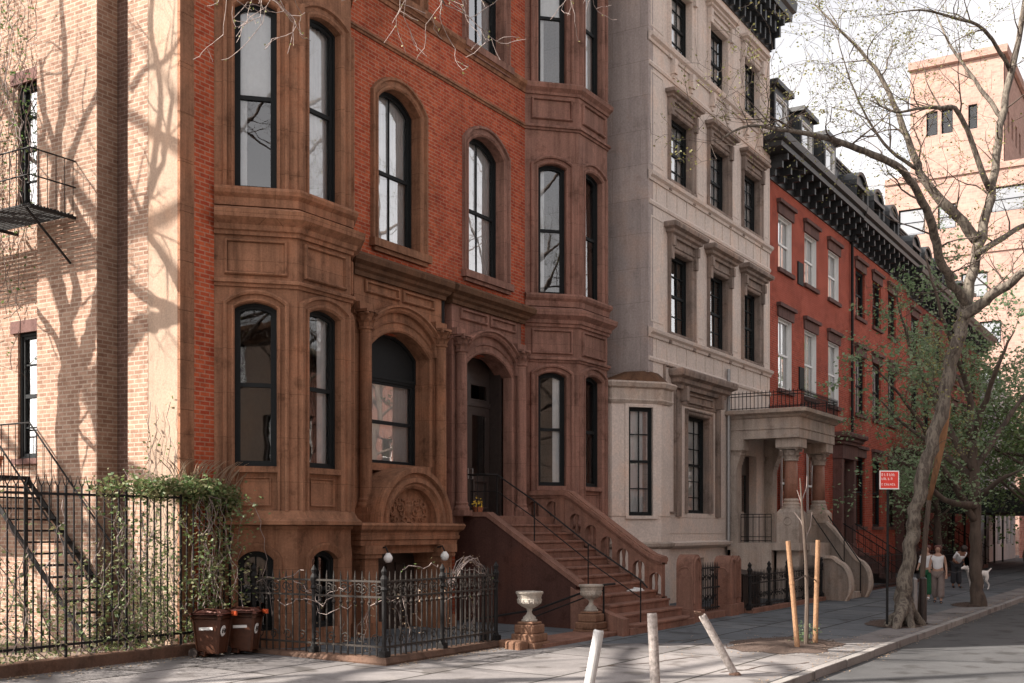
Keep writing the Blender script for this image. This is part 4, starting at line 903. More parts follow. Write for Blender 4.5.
# ------------------------------------------------------------------ fences
def scroll(g, c, dx, dy, r, turns=1.3, rad=.011, flip=1, up=1, k=12):
    pts = []
    for i in range(k):
        t = i/(k-1); a = t*turns*2*math.pi; rr = r*(1 - .75*t); pts.append((c[0] + dx*flip*rr*math.cos(a), c[1] + dy*flip*rr*math.cos(a), c[2] + up*rr*math.sin(a)))
    g.tube(pts, rad, 4)
TFc = thing('iron_fence', (10.5, 13.93, .17), 'tall black iron picket fence with forked tips on a low stone kerb, vine climbing it', 'fence')
FY = 13.93
g = G(); g.box(1, 13.95, FY-.14, FY+.14, -.05, .34); g.build('kerb_stone', 'kerb_brown', TFc, bevel=.015)
g = G()
for z in (.52, 2.66): g.cut(); g.box(1, 13.95, FY-.018, FY+.018, z-.018, z+.018)
g.build_each('rail', 'iron', TFc)
pk = None
for i in range(80):
    x = 3.6 + .133*i
    if x > 13.9: break
    post = i % 8 == 5
    if pk is None or post:
        q = G(); r = .013 if not post else .022
        q.tube([(x, FY, .45 if not post else .3), (x, FY, 2.78)], r, 6)
        for s in (-1, 1): q.tube([(x, FY, 2.76), (x + s*.035, FY, 2.82), (x + s*.06, FY, 2.93)], [.009, .009, .003], 4)
        o = q.build('picket' if not post else 'post', 'iron', TFc)
        if not post: pk = o; pk_x = x
    else:
        o = pk.copy(); o.location = (x - pk_x, random.uniform(-.006, .006), 0); COL.objects.link(o); o.parent = TFc

LF = thing('iron_fence', (15.4, 10.8, .12), 'low weathered wrought iron fence with scrolled top band around the basement areaway', 'fence')
g = G()
kp = [(13.95, 13.5), (13.95, 10.8), (17.15, 10.8)]
g.sweep([Vector(p) for p in kp], [(-.16, -.02), (.17, -.02), (.19, .14), (.14, .21), (-.14, .21)])
g.build('kerb_stone', 'kerb_brown', LF)
g = G(); rr_ = G()
for a, b in ((kp[0], kp[1]), (kp[1], kp[2])):
    for z in (.36, 1.12, 1.36): rr_.bar((*a, z), (*b, z), .03, .03)
    L = math.hypot(b[0]-a[0], b[1]-a[1]); dx, dy = (b[0]-a[0])/L, (b[1]-a[1])/L
    k = int(L/.27)
    for i in range(k):
        g.cut(); c = (a[0] + dx*(i+.5)*L/k, a[1] + dy*(i+.5)*L/k, 1.24)
        scroll(g, (c[0]-dx*.05, c[1]-dy*.05, c[2]), dx, dy, .085, flip=1); scroll(g, (c[0]+dx*.05, c[1]+dy*.05, c[2]), dx, dy, .085, flip=-1, up=-1)
        scroll(g, (c[0], c[1], .47), dx, dy, .09, flip=1 if i % 2 else -1)
rr_.build('rail', 'iron_weathered', LF); g.build_each('scrollwork', 'iron_weathered', LF)
q = G(); q.tube([(0,0,.2), (0,0,1.42), (0,0,1.52)], [.016, .016, .003], 5); q.lathe((0, 0), [(.016, 1.0), (.03, 1.03), (.016, 1.06)], 6); pk = None
for a, b in ((kp[0], kp[1]), (kp[1], kp[2])):
    L = math.hypot(b[0]-a[0], b[1]-a[1]); k = int(L/.135)
    for i in range(1, k):
        x, y = a[0] + (b[0]-a[0])*i/k, a[1] + (b[1]-a[1])*i/k
        if pk is None: pk = q.build('picket', 'iron_weathered', LF); pk.location = Vector((x, y, 0)) ; 
        else: o = pk.copy(); o.location = (x, y, 0); COL.objects.link(o); o.parent = LF
# the shared picket mesh was built about the world origin: bring it back under its fence
for o in LF.children:
    if o.name.startswith('picket'): pass
def heavy_post(root, x, y, z1, r=.05):
    q = G(); q.box(x-r, x+r, y-r, y+r, .16, .3); q.lathe((x, y), [(r*.9, .3), (r*.55, .36), (r*.55, z1-.25), (r*.9, z1-.22), (r*.6, z1-.18), (r*.95, z1-.06), (r*.5, z1), (r*.75, z1+.06), (.004, z1+.14)], 10); q.build('post', 'iron', root)
for x, y in (*kp, (15.5, 10.8), (13.95, 12.2)): heavy_post(LF, x, y, 1.46, .065)
heavy_post(LF, 17.15, 11.05, 1.40, .05)
q = G()                                                              # rubbish-like snow of debris is left out; two bars tie the end post back
q.bar((17.15, 10.8, 1.36), (17.15, 11.9, 1.36), .03); q.bar((17.15, 10.8, .36), (17.15, 11.9, .36), .03)
for i in range(7): q.tube([(17.15, 10.95+.14*i, .2), (17.15, 10.95+.14*i, 1.48)], .011, 5)
q.build('return_panel', 'iron_weathered', LF)

def gate_post(root, x, y, h, rot=0, sx=.29, sy=.2):
    g = G(); f = street(y - sy)
    g.box(x-sx-.06, x+sx+.06, y-sy-.06, y+sy+.06, .02, .36); o = G()
    A = Arch(x-sx, x+sx, .36, h, sx*.98, 12); g.slab(street(y-sy), A.off(0), (), -2*sy, 0)
    g.arch_sweep(street(y-sy), Arch(x-sx+.11, x+sx-.11, .5, h-.11, sx-.13, 12), [(0, -.0), (0, .02), (.03, .035), (.06, .02), (.07, .0)], False)
    if sy > .15: g.arch_sweep(leftface(x-sx), Arch(-y-sy+.06, -y+sy-.06, .5, h-.3, sy*.8, 8), [(0, 0), (0, .015), (.03, .015), (.035, 0)], False)
    return g.build('gate_post', 'stoop_red', root, bevel=.01)
GT = thing('gate', (25.3, 10, .1), 'black iron gate between round topped red stone posts at the foot of the balustrade', 'gate')
gate_post(GT, 24.25, 10.12, 1.60, sx=.25); gate_post(GT, 26.5, 10.12, 1.52, sx=.22); gate_post(GT, 27.1, 10.25, 1.52, sx=.15, sy=.26)
g = G(); g.box(24.6, 26.1, 9.95, 10.3, .02, .24); g.build('kerb_stone', 'stoop_red', GT, bevel=.01)
g = G()
for i in range(13): g.tube([(24.72+.105*i, 10.12, .26), (24.72+.105*i, 10.12, 1.3), (24.72+.105*i, 10.12, 1.4)], [.014, .014, .003], 5)
for z in (.32, .8, 1.26): g.box(24.62, 26.1, 10.1, 10.14, z-.018, z+.018)
for i in range(6): scroll(g, (24.85+.21*i, 10.12, 1.03), 1, 0, .09, flip=1 if i % 2 else -1, rad=.01); scroll(g, (24.85+.21*i, 10.12, .55), 1, 0, .1, flip=-1 if i % 2 else 1, rad=.01)
g.build('gate_leaf', 'iron', GT)
AF = thing('iron_fence', (30, 9.9, .1), 'black iron areaway fence with spiked posts in front of the cream house and its porch', 'fence')
g = G(); g.box(27.4, 33.62, 9.72, 9.95, 0, .2); g.box(27.35, 27.5, 9.95, 12.4, 0, .2); g.build('kerb_stone', 'stoop_red', AF, bevel=.01)
g = G(); 
for i in range(56): x = 27.45+.112*i; g.tube([(x, 9.84, .2), (x, 9.84, 1.08), (x, 9.84, 1.16)], [.011, .011, .002], 5)
for z in (.27, .82, 1.02): g.box(27.4, 33.62, 9.825, 9.855, z-.016, z+.016)
for i in range(25): scroll(g, (27.6+.24*i, 9.84, .92), 1, 0, .085, flip=1 if i % 2 else -1, rad=.009); scroll(g, (27.6+.24*i, 9.84, .5), 1, 0, .1, flip=-1 if i % 2 else 1, rad=.01)
g.build('railing', 'iron', AF)
for x in (27.45, 28.9, 30.4, 32.0, 33.55): heavy_post(AF, x, 9.84, 1.22, .07)
BS = thing('bin_store', (28.3, 10.5, .1), 'black slatted bin store with a sloping lid behind the spiked fence', 'bin store')
g = G(); g.box(27.65, 29.0, 10.12, 10.14, .12, 1.0)
for i in range(9): g.box(27.66+.15*i, 27.78+.15*i, 10.09, 10.12, .14, 1.0)
g.box(27.65, 27.68, 10.14, 10.9, .12, 1.05); g.box(28.97, 29.0, 10.14, 10.9, .12, 1.05); g.build('body', 'door_black', BS)
g = G(); g.add([(27.6, 10.05, 1.0), (29.05, 10.05, 1.0), (29.05, 10.95, 1.12), (27.6, 10.95, 1.12), (27.6, 10.05, 1.04), (29.05, 10.05, 1.04), (29.05, 10.95, 1.16), (27.6, 10.95, 1.16)], [(0,3,2,1),(4,5,6,7),(0,1,5,4),(1,2,6,5),(2,3,7,6),(3,0,4,7)]); g.build('lid', 'door_black', BS)
# ------------------------------------------------------------------ urns on plinths
for x, y, lab in ((17.38, 10.25, 'pale stone urn on a stepped brown plinth next to the low iron fence'), (20.2, 10.5, 'pale stone urn on a brown plinth beside the stoop steps')):
    P_ = thing('plinth', (x, y, .1), lab.replace('pale stone urn on a', 'worn').replace('stepped brown plinth', 'stepped brownstone plinth with an urn').replace('brown plinth beside', 'brownstone plinth with an urn beside'), 'plinth', 'urn plinths')
    g = G(); g.box(x-.27, x+.27, y-.27, y+.27, .06, .20); g.box(x-.24, x+.24, y-.24, y+.24, .20, .34); g.box(x-.20, x+.20, y-.20, y+.20, .34, .50); g.box(x-.165, x+.165, y-.165, y+.165, .50, .55)
    g.build('block', 'urn_base', P_, bevel=.03)
    U = thing('urn', (x, y, .55), lab, 'urn', 'stone urns')
    g = G(); g.lathe((x, y, .55), [(.18, 0), (.18, .04), (.14, .06), (.15, .09), (.07, .16), (.05, .22), (.07, .26), (.06, .28), (.16, .33), (.25, .40), (.275, .48)], 22)
    g.v = [Vector((x+(v.x-x)*.78, y+(v.y-y)*.78, .55+(v.z-.55)*.78)) for v in g.v]; g.build('stem', 'urn_stone', U, smooth=True)
    g = G(); g.lathe((x, y, .55), [(.27, .47), (.275, .50), (.265, .52), (.285, .60), (.31, .62), (.32, .66), (.30, .67), (.27, .65), (.25, .55), (.02, .52)], 22)
    for j in range(14):
        a = 2*math.pi*j/14; g.tube([(x+.16*math.cos(a), y+.16*math.sin(a), .55+.345), (x+.245*math.cos(a), y+.245*math.sin(a), .55+.42), (x+.275*math.cos(a), y+.275*math.sin(a), .55+.5)], [.02, .03, .015], 5)
    g.v = [Vector((x+(v.x-x)*.78, y+(v.y-y)*.78, .55+(v.z-.55)*.78)) for v in g.v]; g.build('bowl', 'urn_stone', U)
g = G(); random.seed(5)                                              # rough edging blocks between fence and urn
for x, y, w in ((17.15, 10.5, .35), (16.95, 10.25, .3)):
    g.box(x-w/2, x+w/2, y-.16, y+.16, .02, .2+random.uniform(0, .06))
o = g.build('edging_stones', 'urn_base', bevel=.04, origin=(17, 10.4, .05)); tag(o, 'loose brown edging stones at the foot of the first urn plinth', 'stones')
# ------------------------------------------------------------------ compost bins
def bin_(x, y, rot, lab):
    B = thing('compost_bin', (x, y, gz(y)), lab, 'bin', 'brown compost bins'); z = gz(y)
    def tr(px, py, pz): c, s = math.cos(rot), math.sin(rot); return (x + px*c - py*s, y + px*s + py*c, z + pz)
    def rbox(g, w0, d0, z0, w1, d1, z1, oy=0):
        r = .18; P = []
        for w, d, zz in ((w0, d0, z0), (w1, d1, z1)):
            for sx, sy in ((-1,-1),(1,-1),(1,1),(-1,1)):
                for ax, ay in ((r, 0), (0, r))[::1 if sx*sy > 0 else -1]:
                    P.append(tr(sx*(w - ax*w), sy*(d - ay*d) + oy, zz))
        P0 = P[:8]; 
        g.add(P, [tuple(range(8))[::-1], tuple(range(8, 16))] + [(i, (i+1) % 8, 8+(i+1) % 8, 8+i) for i in range(8)])
    g = G(); rbox(g, .17, .19, .06, .235, .26, .66); rbox(g, .245, .27, .60, .25, .275, .64); rbox(g, .2, .1, .03, .2, .1, .1, .12)
    g.build('body', 'bin_brown', B, bevel=.01)
    g = G(); rbox(g, .255, .285, .665, .25, .28, .70); rbox(g, .22, .25, .70, .17, .2, .745); g.build('lid', 'bin_lid', B, bevel=.012)
    g = G(); P = [tr(.09, -.29, .60), tr(.22, -.29, .60), tr(.22, -.29, .70), tr(.09, -.29, .70)]; g.bar(tr(.17, -.29, .64), tr(.17, -.29, .71), .10, .04); g.build('latch', 'bin_orange', B)
    g = G(); g.bar(tr(.0+.1, -.222, .42), tr(.1, -.232, .42), .001) if False else None
    # round decal on the road side and a pale label strip on the left side
    f = [tr(-.09 + .075*math.cos(a*math.pi/8), -.235 - .0 - .012*(math.sin(a*math.pi/8)), .42 + .085*math.sin(a*math.pi/8)) for a in range(16)]
    g = G(); g.add(f + [Vector(p) + (Vector(tr(0, -1, 0)) - Vector(tr(0, 0, 0))) * .008 for p in f], [tuple(range(16, 32))] + [(i, (i+1) % 16, 16+(i+1) % 16, 16+i) for i in range(16)]); dc = g.build('decal', 'decal_white', B)
    g = G()
    for s in (-1, 1):
        pts = [tr(-.09 + s*.042*math.cos(t), -.25 - .008*math.sin(t), .42 + .042*math.sin(t)) for t in [(-.9 + .3*i) for i in range(7)]]; g.tube(pts, .009, 5)
    g.tube([tr(-.11, -.25, .42), tr(-.07, -.25, .42)], .009, 5); g.build('mark', 'door_black', dc)
    g = G(); g.add([tr(-.215, -.13, .44), tr(-.217, .10, .43), tr(-.22, .10, .475), tr(-.218, -.13, .485)], [(0,1,2,3)]); g.v = [v + (Vector(tr(-1, 0, 0)) - Vector(tr(0, 0, 0)))*.012 for v in g.v]; g.build('label', 'decal_white', B)
    for s in (-1, 1):
        g = G(); a = Vector(tr(s*.20, .20, .075)); b = Vector(tr(s*.245, .20, .075)); g.tube([a, b], .075, 14); g.build('wheel', 'door_black', B)
    g = G(); g.tube([tr(-.2, .3, .64), tr(-.2, .36, .66), tr(.2, .36, .66), tr(.2, .3, .64)], .015, 6); g.build('handle', 'bin_brown', B)
bin_(12.95, 13.42, R(18), 'brown compost bin with orange latch standing nearer the tall fence, left of the two')
bin_(13.55, 13.32, R(24), 'brown compost bin with orange latch, the one nearer the low scrolled fence')
# ------------------------------------------------------------------ leaning posts in the foreground paving
def lean_post(foot, top, r, mat, lab, bent=False):
    a, b = Vector(foot), Vector(top); P_ = thing('post', foot, lab, 'post', 'steel posts set in the pavement')
    d = (b-a); n = d.normalized(); g = G(); g.tube([a - n*.05, a + d*.5, b - n*.02, b], [r, r, r, r*.86], 18, cap=True); g.build('pipe', mat, P_, smooth=False)
    g = G(); g.tube([b - n*.03, b + n*.001], [r*.7, r*.7], 14); g.build('bore', 'door_black', P_)
    g = G(); g.lathe((a.x, a.y), [(r*1.7, a.z-.01), (r*1.5, a.z+.02), (r*1.05, a.z+.045)], 14); g.build('collar', 'rust', P_)
    if bent: g = G(); g.tube([b - n*.02, b + Vector((-.03, .02, .03)), b + Vector((-.10, .05, .035)), b + Vector((-.14, .06, .06))], [r*.5, r*.45, r*.35, r*.15], 8); g.build('torn_tip', 'rust', P_)
def gp(x, y): 
    Z = 15
    for i in range(10): p = at(x, y, Z); Z = FPX*(CAM_Z - gz(p.y))/(y - 530)
    return at(x, y, Z), Z
def postpx(foot, top, r, mat, lab, bent=False):
    a, Z = gp(*foot); b = at(*top, Z); lean_post(tuple(a), tuple(b), r, mat, lab, bent)
postpx((586, 703), (599, 630), .066, 'white_post', 'clean white steel post leaning slightly right, leftmost of the three posts')
postpx((656, 700), (652, 613), .064, 'worn_post', 'worn upright post with peeling paint, middle one of the three posts')
postpx((735, 675), (702, 615), .058, 'worn_post', 'worn post tilted left with a torn bent tip', True)
g = G(); random.seed(11)
for k in range(3):                                                    # cracks packed with soil
    p = at([520, 640, 740][k], [655, 668, 672][k], 16); x, y = [(18.2, 9.4), (15.4, 8.2), (16.3, 6.3)][k]; pts = [(x, y)]
    for i in range(10): x += random.uniform(.15, .32); y -= random.uniform(-.02, .2); pts.append((x, y))
    for (a, b), (c, d) in zip(pts, pts[1:]): w = random.uniform(.012, .03); g.add([(a, b-w, gz(b)+.006), (c, d-w, gz(d)+.006), (c, d+w, gz(d)+.006), (a, b+w, gz(b)+.006)], [(0,1,2,3)])
tag(g.build('pavement_cracks', 'mulch'), kind='structure')
def pit(cx, cy, rx, ry, name, seed):
    random.seed(seed); g = G(); k = 26; P = []
    for i in range(k): a = 2*math.pi*i/k; q = 1 + random.uniform(-.12, .12); P.append((cx + rx*q*math.cos(a), cy + ry*q*math.sin(a)))
    g.add([(x, y, gz(y)+.008) for x, y in P] + [(cx + (x-cx)*.5, cy + (y-cy)*.5, gz(y)+.05+random.uniform(-.01, .02)) for x, y in P] + [(cx, cy, gz(cy)+.07)], [(i, (i+1) % k, k+(i+1) % k, k+i) for i in range(k)] + [(k+i, k+(i+1) % k, 2*k) for i in range(k)])
    for i in range(260):
        a = random.uniform(0, 6.28); q = random.uniform(0, 1.08)**.6; x, y = cx + rx*q*math.cos(a), cy + ry*q*math.sin(a); z = gz(y) + .07*(1-q) + .012; r = random.uniform(.012, .04); b = random.uniform(0, 3)
        g.add([(x-r*math.cos(b), y-r*math.sin(b), z), (x+r*math.sin(b)*.5, y-r*math.cos(b)*.5, z+.01), (x+r*math.cos(b), y+r*math.sin(b), z+.018), (x-r*math.sin(b)*.5, y+r*math.cos(b)*.5, z+.005)], [(0,1,2,3)])
    tag(g.build(name, 'mulch'), kind='structure')
pit(20.7, 6.75, 1.55, .95, 'tree_pit', 1); pit(26.9, 6.15, 1.2, .65, 'tree_pit', 2); pit(34.7, 5.95, .9, .45, 'tree_pit', 3)
random.seed(77); g = G()                                              # leaf litter along the kerb, the fences and round the trees
for i in range(1500):
    q = random.random()
    if q < .4: x, y = random.uniform(9, 45), 5.36 + abs(random.gauss(0, .12))
    elif q < .55: x, y = random.uniform(9, 45), 5.2 - abs(random.gauss(0, .1))
    elif q < .75: x, y = random.uniform(8, 13.6), 13.75 - abs(random.gauss(0, .18))
    elif q < .85: x, y = random.uniform(13.8, 17.3), 10.58 - abs(random.gauss(0, .1))
    else: x, y = random.gauss(20.7, 1.6), random.gauss(6.8, .9)
    if 4.9 < y < 13.79 and not 5.19 < y < 5.37:
        z = gz(y) + .008; r = random.uniform(.010, .035); b = random.uniform(0, 3); c, s = math.cos(b)*r, math.sin(b)*r
        g.add([(x-c, y-s, z), (x+s*.5, y-c*.5, z+.004), (x+c, y+s, z+.012), (x-s*.5, y+c*.5, z+.003)], [(0,1,2,3)])
tag(g.build('leaf_litter', 'leaf_dry', None, origin=(20, 6, 0)), 'scattered dry leaf litter along the kerb, fences and tree pits', 'leaf litter', kind='stuff')
# sapling, stakes
def stake(foot, top, lab):
    a, Z = gp(*foot); b = at(*top, Z); g = G(); g.tube([a - Vector((0, 0, .1)), a.lerp(b, .5), b], [.05, .047, .044], 10); g.tube([a.lerp(b, .60), a.lerp(b, .625)], [.053, .053], 10)
    S_ = g.build('stake', 'wood_stake', None, origin=tuple(a)); tag(S_, lab, 'stake', 'tree stakes'); return a.lerp(b, .61)
random.seed(21)
s1 = stake((798, 649), (788, 541), 'round wooden stake leaning left of the sapling, leftmost of the pair'); s2 = stake((815, 645), (818, 540), 'round wooden stake standing to the right of the sapling')
def leaves(g, p, n, spread, size, flat=.5):
    for _ in range(n):
        q = Vector(p) + Vector((random.gauss(0, 1), random.gauss(0, 1), random.gauss(0, .8)))*spread; s = size*random.uniform(.6, 1.3)
        a = Vector((random.uniform(-1, 1), random.uniform(-1, 1), random.uniform(-flat, flat))).normalized(); b = a.cross(Vector((random.uniform(-1, 1), random.uniform(-1, 1), random.uniform(.2, 1)))).normalized()
        g.add([q, q + a*s*.5 + b*s*.32, q + a*s, q + a*s*.5 - b*s*.32], [(0,1,2,3)])
SPL = thing('sapling', tuple(gp(806, 647)[0]), 'thin bare young tree staked between two poles in the mulch pit', 'tree')
a, Z = gp(806, 647); g = G(); pts = [a, at(807, 600, Z), at(806, 560, Z), at(803, 520, Z), at(800, 478, Z)]; g.tube(pts, [.045, .038, .034, .028, .012], 8); tk = g.build('trunk', 'bark_dark', SPL)
g = G()
for i, (x, y, x2, y2) in enumerate(((803, 520, 797, 490), (805, 540, 812, 512), (802, 500, 807, 476), (804, 530, 794, 512))): g.tube([at(x, y, Z), at((x+x2)/2+2, (y+y2)/2, Z+.05), at(x2, y2, Z+.1)], [.012, .009, .004], 5)
g.build('branches', 'twig', tk)
g = G(); m_ = at(806, 575, Z); g.tube([s1, m_, s2], .012, 5); g.build('tie', 'door_black', SPL)
g = G(); random.seed(4); base = gp(803, 646)[0]
for _ in range(26): leaves(g, base + Vector((random.gauss(0, .1), random.gauss(0, .1), random.uniform(.03, .42))), 9, .04, .05)
o = g.build('weeds', 'leaf_green', None, origin=tuple(base)); tag(o, 'clump of dark green weeds at the base of the sapling', 'weeds')

# ------------------------------------------------------------------ trees
class Tree:
    def __init__(s, seed, name, loc, lab, barkm, twigm, leafm, group=None):
        s.root = thing(name, loc, lab, 'tree', group); s.r = random.Random(seed); s.t = G(); s.w = G(); s.l = G(); s.m = (barkm, twigm, leafm); s.tips = []
    def limb(s, pts, radii, k=9, sub=4, wob=.03):
        P = [Vector(p) for p in pts]; out = []; rr = []
        for i in range(len(P)-1):
            p0 = P[max(i-1, 0)]; p1, p2 = P[i], P[i+1]; p3 = P[min(i+2, len(P)-1)]
            for j in range(sub):
                t = j/sub; q = .5*((2*p1) + (p2-p0)*t + (2*p0-5*p1+4*p2-p3)*t*t + (3*p1-p0-3*p2+p3)*t**3); r_ = radii[i]*(1-t) + radii[i+1]*t
                out.append(q + Vector((s.r.gauss(0, wob), s.r.gauss(0, wob), 0))*min(1, r_*8)); rr.append(r_*(1 + s.r.uniform(-.07, .07)))
        out.append(P[-1]); rr.append(radii[-1]); (s.t if radii[0] > .035 else s.w).tube(out, rr, k, cap=True); return out, rr
    def twigs(s, p, d, length, rad, depth, spread=.6, up=.12, n=(2, 3), leaf=0, lsize=.06, lspread=.1, step=.25):
        r = s.r; pts = [Vector(p)]; dd = Vector(d).normalized(); k = max(3, int(length/step))
        for i in range(k):
            dd = (dd + Vector((r.gauss(0, .22), r.gauss(0, .22), r.gauss(0, .2) + up*.3))).normalized(); pts.append(pts[-1] + dd*length/k)
        g = s.t if rad > .035 else s.w
        g.tube(pts, [max(.0035, rad*(1-.75*i/k)) for i in range(k+1)], 6 if rad > .03 else 4 if rad > .012 else 3, cap=False)
        if depth <= 0 or leaf and depth <= 1:
            if leaf:
                for q in pts[1:]:
                    m = int(leaf) + (r.random() < leaf % 1)
                    if m: s.leafs(q, m, lspread, lsize)
        if depth > 0:
            for i in range(1, k+1):
                c = 1 if r.random() < n[0]/k*1.0 else 0
                if i == k: c = n[1] - 1
                for _ in range(c):
                    ax = Vector((r.gauss(0, 1), r.gauss(0, 1), r.gauss(0, .7))); nd = (dd + ax.normalized()*spread*1.3).normalized()
                    s.twigs(pts[i], nd, length*r.uniform(.5, .75), max(.004, rad*(1-.75*i/k)*.75), depth-1, spread, up, n, leaf, lsize, lspread, step)
    def leafs(s, p, n, spread, size):
        r = s.r
        for _ in range(n):
            q = Vector(p) + Vector((r.gauss(0, 1), r.gauss(0, 1), r.gauss(0, .8)))*spread; z = size*r.uniform(.6, 1.35)
            a = Vector((r.uniform(-1, 1), r.uniform(-1, 1), r.uniform(-.6, .5))).normalized(); b = a.cross(Vector((r.uniform(-1, 1), r.uniform(-1, 1), r.uniform(.2, 1)))).normalized()
            s.l.add([q, q + a*z*.5 + b*z*.34, q + a*z, q + a*z*.5 - b*z*.34], [(0,1,2,3)])
    def done(s):
        t = s.t.build('trunk', s.m[0], s.root, smooth=True)
        if s.w.v: s.w.build('branches', s.m[1], t, smooth=True)
        if s.l.v: s.l.build('crown', s.m[2], s.root)
# big leaning plane tree at the kerb
T = Tree(31, 'street_tree', tuple(gp(906, 626)[0]), 'large leaning kerbside tree with mottled bark and thin budding branches', 'bark_plane', 'twig_dark', 'leaf_bud', 'trees along the kerb')
Z0 = 25.7
def W(x, y, dz=0): return at(x, y, Z0 + dz)
trunk = [W(902, 632), W(903, 610), W(905, 580), W(910, 545), W(916, 510), W(926, 465), W(937, 425), W(948, 380), W(958, 340), W(965, 310)]
T.limb(trunk, [.30, .20, .165, .15, .145, .145, .15, .15, .148, .145], 16, 5)
for x, y, dz in ((886, 628, -.4), (925, 630, .2), (896, 634, -.9), (912, 636, -.6)): T.limb([W(905, 600), W((905+x)/2, 616, dz*.5), W(x, y, dz)], [.16, .12, .07], 9)
L = []
L.append(T.limb([W(965, 312), W(973, 270, .2), W(984, 225, .4), W(995, 170, .7), W(1004, 110, .9), W(1018, 40, 1.1), W(1030, -30, 1.2)], [.135, .115, .105, .095, .085, .07, .05], 12))
L.append(T.limb([W(966, 305), W(952, 285, -.3), W(942, 262, -.8), W(935, 235, -1.2), W(922, 200, -1.8), W(905, 172, -2.3), W(880, 158, -2.8), W(850, 146, -3.2), W(815, 135, -3.6), W(780, 130, -4), W(748, 126, -4.3), W(722, 138, -4.5)], [.10, .10, .095, .09, .085, .08, .07, .06, .05, .036, .026, .012], 9))
L.append(T.limb([W(978, 240, .3), W(955, 215, .2), W(930, 188, .1), W(917, 165, .2), W(905, 130, .3), W(890, 95, .4), W(868, 60, .5), W(840, 30, .7), W(815, 5, .9)], [.12, .11, .10, .085, .07, .055, .042, .03, .015], 10))
L.append(T.limb([W(963, 318), W(985, 300, -.3), W(1005, 286, -.6), W(1030, 268, -1), W(1060, 240, -1.4)], [.13, .12, .105, .09, .07], 10))
L.append(T.limb([W(975, 255), W(995, 243, .5), W(1024, 225, 1), W(1055, 215, 1.5)], [.075, .07, .06, .04], 8))
L.append(T.limb([W(990, 190, .5), W(960, 115, .2), W(940, 108, 0), W(920, 108, -.2), W(895, 112, -.4), W(870, 100, -.6)], [.07, .055, .045, .035, .025, .012], 7))
L.append(T.limb([W(1004, 120, .9), W(975, 80, 1.3), W(950, 45, 1.6), W(935, 10, 2)], [.06, .045, .03, .015], 7))
L.append(T.limb([W(1010, 70, 1), W(985, 30, .2), W(955, 18, -.4), W(920, 10, -.8), W(885, 15, -1.2)], [.05, .04, .03, .02, .01], 7))
L.append(T.limb([W(918, 170, .2), W(890, 150, 0), W(868, 120, -.2), W(850, 80, -.4), W(838, 40, -.6)], [.045, .035, .025, .018, .008], 6))
for pts, rr in L:
    n_ = len(pts)
    for i in range(4, n_, 2):
        if rr[i] > .12 and T.r.random() < .6: continue
        d = (pts[min(i+1, n_-1)] - pts[i-1]).normalized()
        for _ in range(1 if rr[i] > .05 else 2):
            ax = Vector((T.r.gauss(0, 1), T.r.gauss(0, 1), T.r.gauss(.35, .8))).normalized()
            T.twigs(pts[i], d*.6 + ax, T.r.uniform(.8, 1.5), max(.008, min(.022, rr[i]*.45)), 3, .75, .15, (1.6, 2), 1.2, .05, .05, .22)
for _ in range(9):
    y = T.r.uniform(360, 480); x = 965 - (y-310)*.24; ax = Vector((T.r.gauss(0, 1), T.r.gauss(0, 1), .5)); T.twigs(W(x, y), ax, .9, .012, 2, .7, .2, (2, 3), 1.5, .06, .06, .2)
T.done()
pts = [at(920, 622, 26.6), at(922, 580, 26.6), at(925, 540, 26.5), at(929, 500, 26.4), at(937, 465, 26.2), at(943, 435, 26.1), at(949, 405, 26)]
SS = thing('split_stem', tuple(pts[0]), 'slender second stem with orange peeling bark rising behind the leaning tree', 'tree', 'trees along the kerb')
g = G(); g.tube(pts[:4], [.075, .062, .06, .055], 10); tk = g.build('trunk', 'bark_dark', SS, smooth=True)
g = G(); g.tube(pts[3:], [.055, .075, .09, .05], 10); g.build('peeled_bark', 'bark_orange', tk, smooth=True)
# second, leafy tree
T = Tree(8, 'street_tree', tuple(gp(978, 606)[0]), 'dark trunked kerbside tree with a full green crown, behind the leaning tree', 'bark_dark', 'twig_dark', 'leaf_green', 'trees along the kerb')
Z0 = 32.4
T.limb([W(979, 610), W(978, 590), W(976, 555), W(975, 520), W(974, 480), W(972, 440)], [.26, .19, .165, .155, .15, .13], 12)
mains = [[(974, 520), (960, 495, -.5), (945, 470, -1.2), (925, 430, -2), (900, 395, -2.8), (872, 365, -3.4)],
         [(973, 470), (950, 430, .5), (925, 380, .8), (905, 330, 1), (895, 290, 1)], [(972, 440), (968, 390, 0), (950, 340, -.6), (935, 290, -1), (925, 255, -1)],
         [(973, 470), (1000, 430, .8), (1025, 395, 1.4), (1050, 370, 2)], [(972, 440), (985, 400, -1), (1000, 360, -1.8), (1015, 330, -2)], [(972, 450), (975, 420, 2), (960, 380, 3.5), (930, 350, 4.5), (900, 330, 5)],
         [(973, 480), (940, 450, 1.5), (905, 425, 2.6), (880, 400, 3.4)], [(974, 500), (1000, 480, -1), (1022, 470, -1.6)], [(974, 505), (945, 500, -1.5), (915, 470, -2.4), (885, 455, -3)]]
for mpt in mains:
    pp = [W(*q) for q in mpt]; k = len(pp); pts, rr = T.limb(pp, [.11*(1-.85*i/(k-1)) for i in range(k)], 7)
    for i in range(5, len(pts), 2):
        d = (pts[min(i+1, len(pts)-1)] - pts[i-1]).normalized()
        for _ in range(2):
            ax = Vector((T.r.gauss(0, 1), T.r.gauss(0, 1), T.r.gauss(.1, .7))).normalized(); T.twigs(pts[i], d*.5 + ax, T.r.uniform(.7, 1.25), .012, 2, .8, .05, (2, 3), 2.1, .11, .10, .22)
T.done()
